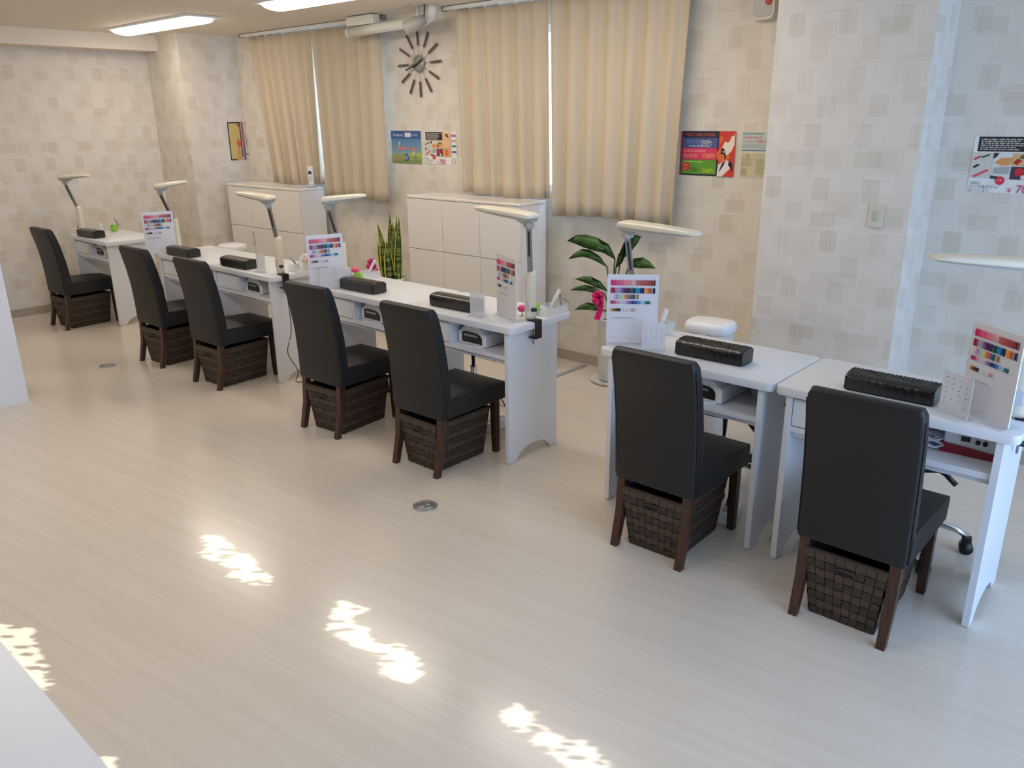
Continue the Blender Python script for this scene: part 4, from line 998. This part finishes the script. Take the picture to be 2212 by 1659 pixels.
hand('minute_hand', math.radians(198), -0.05, 0.145, 0.006, -0.036); hand('hour_hand', math.radians(27), -0.06, 0.06, 0.008, -0.032)

# ================================================================== POSTERS
def poster(name, label, org, u, n, w, h, els, paper=(238, 236, 230)):
    """org: top-left corner; u: rightward unit vector; n: outward normal; elements in fractions of w,h (y down)"""
    u = Vector(u); n = Vector(n); up = Vector((0, 0, 1))
    t = thing(name, label, 'poster', org)
    def plate(poly, y0, y1):
        k = len(poly); vs = [tuple(u*(x*w)+up*(-y*h)+n*d) for d in (y0, y1) for x, y in poly]
        return MB().add(vs, [tuple(range(k)), tuple(range(k, 2*k))]+[(i, (i+1) % k, k+(i+1) % k, k+i) for i in range(k)])
    obj('sheet', plate([(0, 0), (1, 0), (1, 1), (0, 1)], 0.0002, 0.0016).mesh('sheet', pm(paper)), t)
    d = 0.0018
    for e in els:
        kind = e[0]; d += 0.00022
        if kind == 'r': _, nm, rgb, x0, y0, x1, y1 = e; poly = [(x0, y0), (x1, y0), (x1, y1), (x0, y1)]
        elif kind == 'p': _, nm, rgb, poly = e
        elif kind == 'c': _, nm, rgb, cx, cy, r = e; poly = [(cx+r*h/w*math.cos(2*PI*k/20), cy+r*math.sin(2*PI*k/20)) for k in range(20)]
        if kind in 'rpc': obj(nm, plate(poly, d-0.0002, d).mesh(nm, pm(rgb)), t)
        if kind == 't':
            _, nm, rgb, s, x, y, size, maxw = e
            cu = bpy.data.curves.new('txt', 'FONT'); cu.body = s; cu.size = 1.0; cu.align_x = 'LEFT'
            to = bpy.data.objects.new('txt', cu); COL.objects.link(to)
            dg = bpy.context.evaluated_depsgraph_get(); me = bpy.data.meshes.new_from_object(to.evaluated_get(dg))
            bpy.data.objects.remove(to); bpy.data.curves.remove(cu)
            if len(me.vertices) == 0: continue
            xs = [v.co.x for v in me.vertices]; tw = max(xs)-min(xs); sy = size*h; sx = min(sy, maxw*w/tw) if maxw else sy
            for v in me.vertices: 
                c = v.co.copy(); v.co = u*(x*w+(c.x-min(xs))*sx)+up*(-(y*h)+c.y*sy)+n*d
            me.name = nm; me.materials.clear(); me.materials.append(pm(rgb)); obj(nm, me, t)
        if kind == 'l':     # small print: rows of thin bars
            _, nm, rgb, x0, y0, x1, y1, rows = e; m = MB(); rnd = random.Random(int(x0*97+y0*31+rows))
            for r in range(rows):
                yy = y0+(y1-y0)*(r+0.5)/rows; hh = (y1-y0)/rows*0.28; xx = x0; xe = x0+(x1-x0)*rnd.uniform(0.65, 1.0)
                while xx < xe:
                    L = rnd.uniform(0.01, 0.05)*1.2; q = plate([(xx, yy-hh), (min(xx+L, xe), yy-hh), (min(xx+L, xe), yy+hh), (xx, yy+hh)], d-0.0002, d); m.add(q.v, q.f); xx += L+0.012
            o = obj(nm, m.mesh(nm, pm(rgb)), t); o['kind'] = 'stuff'
    return t
NY = (0, -1, 0); UX = (1, 0, 0)
yp = YW-0.001
def menu_poster(label, x, z, w, h, extra):
    els = [('r', 'title_block', (40, 36, 52), 0.05, 0.01, 0.72, 0.27), ('l', 'small_print', (196, 188, 170), 0.08, 0.04, 0.68, 0.25, 6),
           ('r', 'photo_tile', (214, 208, 198), 0.0, 0.29, 0.24, 0.75), ('p', 'photo_detail', (206, 60, 70), [(0.02, 0.40), (0.10, 0.34), (0.11, 0.37), (0.03, 0.43)]), ('p', 'photo_detail', (60, 90, 60), [(0.11, 0.36), (0.2, 0.31), (0.21, 0.34), (0.12, 0.39)]),
           ('p', 'photo_detail', (50, 46, 52), [(0.02, 0.55), (0.08, 0.49), (0.11, 0.51), (0.05, 0.57)]), ('p', 'photo_detail', (226, 90, 100), [(0.03, 0.71), (0.2, 0.58), (0.22, 0.61), (0.06, 0.74)]),
           ('r', 'photo_tile', (224, 222, 214), 0.25, 0.29, 0.47, 0.75), ('p', 'photo_detail', (56, 48, 60), [(0.25, 0.29), (0.31, 0.29), (0.29, 0.36), (0.25, 0.40)]), ('p', 'photo_detail', (226, 156, 90), [(0.27, 0.46), (0.34, 0.38), (0.47, 0.37), (0.46, 0.50), (0.36, 0.52)]),
           ('p', 'photo_detail', (170, 178, 172), [(0.27, 0.55), (0.46, 0.53), (0.45, 0.66), (0.27, 0.66)]), ('p', 'photo_detail', (60, 54, 66), [(0.25, 0.69), (0.4, 0.72), (0.4, 0.75), (0.25, 0.75)]),
           ('r', 'photo_tile', (222, 180, 120), 0.475, 0.30, 0.70, 0.51), ('p', 'photo_detail', (190, 46, 40), [(0.48, 0.46), (0.53, 0.38), (0.58, 0.42), (0.53, 0.50)]), ('p', 'photo_detail', (70, 110, 70), [(0.54, 0.38), (0.58, 0.31), (0.62, 0.34), (0.68, 0.33), (0.63, 0.40)]),
           ('r', 'photo_tile', (70, 54, 74), 0.475, 0.53, 0.70, 0.75), ('c', 'photo_detail', (210, 40, 48), 0.57, 0.62, 0.075), ('c', 'photo_detail', (226, 220, 214), 0.62, 0.71, 0.04),
           ('r', 'photo_tile', (240, 190, 140), 0.71, 0.02, 0.99, 0.50), ('p', 'photo_detail', (96, 70, 80), [(0.80, 0.08), (0.9, 0.06), (0.95, 0.2), (0.85, 0.16)]), ('r', 'photo_tile', (232, 170, 110), 0.71, 0.52, 0.99, 0.76), ('c', 'photo_detail', (228, 116, 40), 0.85, 0.64, 0.10),
           ('c', 'badge', (226, 40, 80), 0.37, 0.78, 0.075), ('t', 'lettering', (250, 210, 160), '人気', 0.325, 0.79, 0.05, 0.09),
           ('t', 'lettering', (90, 90, 100), 'ORLY', 0.03, 0.86, 0.07, 0.17), ('t', 'lettering', (70, 80, 100), 'ハンド&ボディ', 0.02, 0.925, 0.075, 0.34), ('t', 'lettering', (70, 80, 110), 'ローション', 0.02, 0.99, 0.075, 0.26),
           ('t', 'price', (206, 40, 110), '¥', 0.47, 0.985, 0.12, 0.08), ('t', 'price', (206, 40, 110), '700', 0.57, 0.985, 0.20, 0.30)]
    t = poster('menu_poster', label, (x, yp, z), UX, NY, w, h, els+extra)
menu_poster('white price poster with food photos and 700 yen, right of the column', -1.022, 1.610, 0.37, 0.262, [])
menu_poster('small price poster with food photos and 700 yen, below the clock', -4.953, 1.617, 0.30, 0.245,
            [])
poster('note_strip', 'narrow white strip of coloured notes beside the curtain below the clock', (-4.648, yp-0.0005, 1.617), UX, NY, 0.06, 0.245,
       [('r', 'note', (190, 90, 190), 0.08, 0.09, 0.92, 0.16), ('r', 'note', (226, 140, 140), 0.1, 0.25, 0.9, 0.31), ('r', 'note', (70, 140, 100), 0.1, 0.41, 0.9, 0.47), ('r', 'note', (110, 80, 180), 0.12, 0.58, 0.95, 0.64), ('r', 'note', (120, 120, 130), 0.2, 0.80, 0.3, 0.98), ('r', 'note', (120, 120, 130), 0.6, 0.80, 0.7, 0.98)])
gr = [('r', 'sky_band', (92+i*9, 134+i*6, 170+i*2), 0, 0.22+0.085*i, 1, 0.31+0.085*i) for i in range(6)]
poster('campaign_poster', 'blue sky and green meadow poster below the clock', (-5.352, yp, 1.622), UX, NY, 0.362, 0.256,
       gr+[('r', 'meadow', (150, 172, 84), 0, 0.70, 1, 1), ('r', 'meadow_low', (134, 150, 80), 0, 0.88, 1, 1), ('p', 'hill', (168, 192, 90), [(0.55, 0.70), (0.72, 0.64), (1, 0.68), (1, 0.78), (0.55, 0.78)]),
           ('r', 'header', (58, 92, 150), 0, 0, 1, 0.23), ('t', 'lettering', (232, 232, 236), 'Facebook', 0.08, 0.165, 0.12, 0.38), ('r', 'logo_box', (226, 222, 232), 0.47, 0.06, 0.67, 0.19), ('t', 'lettering', (220, 224, 236), 'いいね', 0.69, 0.16, 0.10, 0.24),
           ('c', 'figure', (186, 194, 206), 0.27, 0.37, 0.05), ('r', 'figure', (178, 186, 200), 0.23, 0.40, 0.31, 0.48), ('p', 'lettering_band', (222, 130, 120), [(0.18, 0.52), (0.50, 0.49), (0.50, 0.56), (0.18, 0.59)]), ('l', 'lettering_band', (216, 128, 116), 0.5, 0.5, 0.72, 0.57, 1), ('c', 'orange_spot', (222, 138, 90), 0.78, 0.55, 0.065),
           ('c', 'badge', (52, 80, 130), 0.51, 0.81, 0.115), ('l', 'small_print', (200, 206, 220), 0.44, 0.76, 0.58, 0.88, 4), ('r', 'bottle', (128, 148, 110), 0.74, 0.74, 0.83, 0.94), ('r', 'bottle_cap', (190, 196, 190), 0.72, 0.62, 0.80, 0.74), ('l', 'small_print', (206, 160, 120), 0.1, 0.76, 0.36, 0.92, 3)])
sw = [(0.70+0.30*x, y) for x, y in ((0.95, 0.02), (0.9, 0.10), (0.66, 0.12), (0.62, 0.19), (0.72, 0.21), (0.55, 0.25), (0.40, 0.22), (0.30, 0.30), (0.22, 0.38), (0.36, 0.40), (0.40, 0.50), (0.55, 0.52), (0.80, 0.44), (0.95, 0.30))]
poster('points_poster', 'dark poster with blue, pink and green point bands and a red illustration', (-2.636, yp, 1.628), UX, NY, 0.364, 0.258,
       [('r', 'border', (40, 36, 58), 0, 0, 0.71, 1), ('r', 'border_strip', (180, 50, 60), 0, 0, 0.035, 1), ('t', 'lettering', (206, 100, 60), 'NICE NAIL', 0.10, 0.115, 0.10, 0.32), ('t', 'lettering', (206, 90, 50), 'の特典♪', 0.43, 0.115, 0.09, 0.22),
        ('r', 'blue_band', (74, 96, 150), 0.045, 0.15, 0.68, 0.37), ('t', 'lettering', (150, 140, 190), '新規ご紹介', 0.12, 0.27, 0.085, 0.24), ('t', 'lettering', (226, 222, 190), '200Pt', 0.37, 0.30, 0.14, 0.21), ('l', 'small_print', (210, 216, 230), 0.16, 0.31, 0.60, 0.355, 1),
        ('r', 'pink_band', (226, 62, 96), 0.045, 0.375, 0.68, 0.64), ('l', 'small_print', (238, 130, 150), 0.08, 0.40, 0.64, 0.49, 1), ('l', 'small_print', (240, 150, 160), 0.07, 0.51, 0.36, 0.60, 2), ('t', 'lettering', (246, 180, 90), '700Pt', 0.42, 0.60, 0.15, 0.23),
        ('r', 'green_band', (98, 158, 50), 0.045, 0.645, 0.68, 0.965), ('l', 'small_print', (190, 220, 110), 0.1, 0.66, 0.60, 0.71, 1), ('c', 'red_badge', (222, 54, 56), 0.13, 0.80, 0.10), ('t', 'lettering', (246, 160, 140), '50%', 0.075, 0.80, 0.08, 0.11), ('t', 'lettering', (246, 160, 140), 'OFF', 0.085, 0.87, 0.06, 0.09),
        ('r', 'dark_tag', (84, 130, 40), 0.22, 0.82, 0.34, 0.91), ('t', 'lettering', (226, 120, 50), '→', 0.36, 0.91, 0.08, 0.06), ('t', 'lettering', (200, 230, 40), '540Pt', 0.43, 0.93, 0.14, 0.22),
        ('r', 'picture_ground', (216, 60, 48), 0.71, 0, 1, 1), ('c', 'orange_glow', (226, 110, 50), 0.80, 0.52, 0.17), ('p', 'orange_glow', (226, 104, 46), [(0.72, 0.10), (0.80, 0.14), (0.76, 0.28), (0.72, 0.26)]),
        ('p', 'figure_hair', (240, 228, 212), sw), ('c', 'hair_curl', (216, 60, 48), 0.90, 0.15, 0.035), ('p', 'figure_face', (34, 30, 44), [(0.755, 0.40), (0.79, 0.36), (0.83, 0.42), (0.84, 0.50), (0.86, 0.60), (0.83, 0.61), (0.82, 0.51), (0.75, 0.50), (0.765, 0.45)]), ('c', 'face_curl', (226, 226, 226), 0.81, 0.45, 0.022),
        ('p', 'figure_dress', (238, 230, 224), [(0.72, 0.74), (0.84, 0.64), (0.90, 0.64), (0.95, 0.80), (0.86, 0.92), (0.80, 1.0), (0.71, 1.0), (0.71, 0.92)]), ('p', 'figure_arm', (36, 34, 56), [(0.735, 0.92), (0.79, 0.70), (0.86, 0.64), (0.83, 0.72), (0.80, 0.80)]), ('p', 'figure_back', (36, 30, 48), [(0.91, 0.63), (0.97, 0.70), (0.985, 0.90), (0.95, 0.82), (0.90, 0.74)])])
poster('notice_poster', 'pale greenish notice with red headline next to the column', (-2.238, yp, 1.625), UX, NY, 0.182, 0.258,
       [('r', 'top_wash', (196, 206, 200), 0.02, 0.0, 0.98, 0.35), ('l', 'print_row', (120, 160, 156), 0.05, 0.01, 0.8, 0.08, 1), ('l', 'print_row', (206, 130, 150), 0.08, 0.09, 0.85, 0.15, 1), ('t', 'headline', (200, 70, 110), 'インターンの集合スタ', 0.05, 0.235, 0.085, 0.9), ('r', 'wash', (176, 192, 184), 0.05, 0.26, 0.98, 0.36), ('l', 'print_row', (90, 110, 170), 0.03, 0.375, 0.9, 0.42, 1),
        ('r', 'body_wash', (208, 200, 160), 0.04, 0.45, 0.52, 0.97), ('r', 'body_wash', (204, 196, 158), 0.55, 0.45, 0.98, 0.97), ('l', 'small_print', (166, 158, 120), 0.06, 0.55, 0.5, 0.74, 6), ('l', 'small_print', (166, 158, 120), 0.58, 0.58, 0.95, 0.92, 8), ('l', 'small_print', (190, 120, 110), 0.2, 0.48, 0.34, 0.54, 2), ('l', 'small_print', (166, 158, 120), 0.06, 0.78, 0.28, 0.94, 5)], (222, 220, 206))
poster('framed_print', 'yellow poster with black frame and red dress figure left of the curtains', (XP+0.001, 4.325, 1.700), (0, 1, 0), (1, 0, 0), 0.235, 0.362,
       [('r', 'frame', (50, 50, 56), 0, 0, 0.60, 1), ('r', 'yellow_ground', (204, 180, 112), 0.05, 0.035, 0.55, 0.97), ('r', 'yellow_low', (208, 178, 118), 0.30, 0.92, 0.60, 1), ('p', 'tree_shadow', (150, 136, 80), [(0.40, 0.04), (0.55, 0.04), (0.55, 0.12), (0.46, 0.13)]), ('p', 'red_dress', (212, 86, 76), [(0.40, 0.42), (0.50, 0.50), (0.56, 0.58), (0.54, 0.63), (0.40, 0.65), (0.36, 0.56)]), ('p', 'figure_leg', (206, 150, 100), [(0.38, 0.65), (0.5, 0.65), (0.5, 0.98), (0.36, 0.98)]),
        ('r', 'mauve_bar', (158, 92, 112), 0.63, 0.0, 0.72, 0.62), ('r', 'grey_bar', (110, 104, 122), 0.63, 0.62, 0.73, 1.0), ('p', 'brush_dark', (70, 74, 86), [(0.83, 0.0), (0.96, 0.0), (0.96, 0.25), (0.84, 0.14)]), ('p', 'brush_body', (178, 124, 90), [(0.86, 0.16), (0.97, 0.22), (0.99, 0.60), (0.95, 0.58)]), ('p', 'brush_tip', (130, 110, 124), [(0.95, 0.60), (1.0, 0.62), (1.0, 1.0), (0.93, 1.0)]),
        ('p', 'stroke', (150, 130, 110), [(0.74, 0.45), (0.82, 0.30), (0.84, 0.32), (0.76, 0.48)]), ('p', 'stroke', (140, 130, 96), [(0.77, 0.58), (0.84, 0.44), (0.86, 0.46), (0.79, 0.61)]), ('p', 'stroke', (130, 120, 110), [(0.82, 0.66), (0.87, 0.52), (0.89, 0.54), (0.84, 0.68)]), ('r', 'bar', (130, 116, 138), 0.73, 0.83, 0.86, 0.87)], (224, 206, 190))

# ================================================================== FOREGROUND FURNITURE
t = thing('reception_counter', 'tall white counter panel at the left edge of the photo', 'counter', (-5.62, 1.58, 0))
obj('end_panel', MB().box(-0.03, 0.0, -1.45, 0.0, 0.0, 1.02).mesh('end_panel', M_DESK), t)
obj('rear_panel', MB().box(-0.48, -0.03, -0.025, 0.0, 0.0, 1.02).mesh('rear_panel', M_DESK), t)
obj('far_panel', MB().box(-0.48, -0.03, -1.45, -1.425, 0.0, 1.02).mesh('far_panel', M_DESK), t)
obj('shelf', MB().box(-0.47, -0.032, -1.42, -0.03, 0.5, 0.52).mesh('shelf', M_DESK), t)
obj('counter_top', MB().rbox(-0.50, 0.02, -1.47, 0.02, 1.02, 1.05, 0.004, 1).mesh('counter_top', M_DESK), t)
t = thing('side_table', 'white tabletop corner in the lower left foreground', 'table', (-1.25, 0.33, 0))
bm = bmesh.new(); bmesh.ops.create_cube(bm, size=1.0)
for v in bm.verts: v.co = Vector((v.co.x*1.0, -0.225+v.co.y*0.45, ZT-0.015+v.co.z*0.03))
bmesh.ops.bevel(bm, geom=[e for e in bm.edges if abs(e.verts[0].co.z-e.verts[1].co.z) > 0.02], offset=0.03, segments=4, profile=0.5, affect='EDGES')
me = bpy.data.meshes.new('table_top'); bm.to_mesh(me); bm.free(); me.materials.append(M_DESK); obj('table_top', me, t)
for s in (-1, 1): obj('table_leg_panel', MB().box(s*0.46-0.012, s*0.46+0.012, -0.42, -0.03, 0, ZT-0.03).mesh('table_leg_panel', M_DESK), t)

# ================================================================== ADDED LEAF MASK outside the rear window, unseen, shaped to cut the sun patches
HY = -2.05; SA, CA, TE = math.sin(SUN_AZ), math.cos(SUN_AZ), math.tan(SUN_EL)
GAPS = [[(-3.08, 1.388), (-3.119, 1.474), (-3.03, 1.458), (-2.936, 1.47), (-2.857, 1.441), (-2.804, 1.457), (-2.721, 1.456), (-2.641, 1.421), (-2.56, 1.437), (-2.519, 1.39), (-2.587, 1.357), (-2.719, 1.324), (-2.751, 1.369), (-2.845, 1.354), (-2.952, 1.33), (-2.979, 1.387)], [(-2.23, 1.51), (-2.152, 1.526), (-2.097, 1.554), (-2.107, 1.495), (-2.061, 1.445), (-1.989, 1.464), (-1.964, 1.42), (-1.875, 1.469), (-1.819, 1.488), (-1.76, 1.473), (-1.669, 1.427), (-1.676, 1.368), (-1.793, 1.341), (-1.84, 1.365), (-1.826, 1.4), (-1.925, 1.389), (-2.004, 1.375), (-2.135, 1.378), (-2.199, 1.446)], [(-1.367, 1.522), (-1.278, 1.527), (-1.22, 1.518), (-1.214, 1.488), (-1.159, 1.521), (-1.108, 1.537), (-1.038, 1.526), (-0.97, 1.508), (-1.062, 1.429), (-1.151, 1.437), (-1.259, 1.44), (-1.359, 1.439)], [(-3.159, 0.588), (-3.062, 0.619), (-2.976, 0.637), (-2.923, 0.691), (-2.864, 0.653), (-2.742, 0.673), (-2.759, 0.639), (-2.663, 0.629), (-2.576, 0.612), (-2.498, 0.592), (-2.515, 0.568), (-2.697, 0.561), (-2.989, 0.51)], [(-2.14, 0.592), (-2.091, 0.604), (-1.996, 0.608), (-2.035, 0.574)]]  # floor outlines of the sun patches that the added leaf mask leaves open
BBX = [(min(q[0] for q in g)-0.07, max(q[0] for q in g)+0.07, min(q[1] for q in g)-0.07, max(q[1] for q in g)+0.07) for g in GAPS]
def inside(x, y, g):
    r = False; n = len(g)
    for i in range(n):
        (x0, y0), (x1, y1) = g[i], g[i-1]
        if (y0 > y) != (y1 > y) and x < (x1-x0)*(y-y0)/(y1-y0)+x0: r = not r
    return r
def landing(x, y, z):
    # floor point reached by the sun ray through (x, y, z)
    q = z/TE; return x+SA*q, y+CA*q
rnd = random.Random(11); mb = MB()
def leaf(xx, yy, zz, l):
    a = rnd.uniform(0, PI); w = l*0.72; c, s_ = math.cos(a), math.sin(a)
    mb.add([(xx+c*l, yy, zz+s_*l), (xx-s_*w, yy+0.006, zz+c*w), (xx-c*l, yy, zz-s_*l), (xx+s_*w, yy-0.006, zz-c*w)], [(0, 1, 2, 3)])
for lay in (-0.04, 0.0, 0.04):                       # coarse mask leaves, holes left open for the sun
    x = -7.75
    while x < -4.0:
        z = 1.2
        while z < 2.85:
            xx = x+rnd.uniform(-0.012, 0.012); zz = z+rnd.uniform(-0.012, 0.012); yy = HY+lay+rnd.uniform(-0.01, 0.01)
            fx, fy = landing(xx, yy, zz)
            if not any(b[0] < fx < b[1] and b[2] < fy < b[3] for b in BBX): leaf(xx, yy, zz, rnd.uniform(0.034, 0.042))
            z += 0.03
        x += 0.03
for lay in (-0.02, 0.0, 0.02):                       # small mask leaves that roughen the edges of the holes
    for b, g in zip(BBX, GAPS):
        fx = b[0]-0.05
        while fx < b[1]+0.05:
            fy = b[2]-0.05
            while fy < b[3]+0.05:
                px_ = fx+rnd.uniform(-0.006, 0.006); py_ = fy+rnd.uniform(-0.006, 0.006)
                mid = inside(px_, py_, g); near = mid or any(inside(px_+ox, py_+oy, g) for ox, oy in ((0.02, 0), (-0.02, 0), (0, 0.02), (0, -0.02)))
                if rnd.random() < (0.02 if mid else (0.16 if near else 1.0)):
                    yy = HY+lay; q = (py_-yy)/CA; leaf(px_-SA*q, yy, q*TE, rnd.uniform(0.012, 0.018))
                fy += 0.016
            fx += 0.014
t = thing('sun_mask', 'added leaf mask out of view behind the camera, shaping the sun patches', 'sun_mask', (0, 0, 0))
o = obj('sun_mask_leaves', mb.mesh('sun_mask_leaves', M_LEAF), t); o['kind'] = 'stuff'
st_ = MB()
for k in range(9): st_.tube([(-7.6+0.4*k, HY-0.12, -0.05), (-7.55+0.4*k, HY-0.12, 1.0), (-7.5+0.4*k, HY-0.10, 1.5)], 0.012, 6)
obj('sun_mask_stems', st_.mesh('sun_mask_stems', M_WOOD), t)
struct('ground_outside', MB().box(-14, 12, -14, YB-0.2, -0.3, -0.02), mat('outside_paving', (150, 148, 140), 0.9))
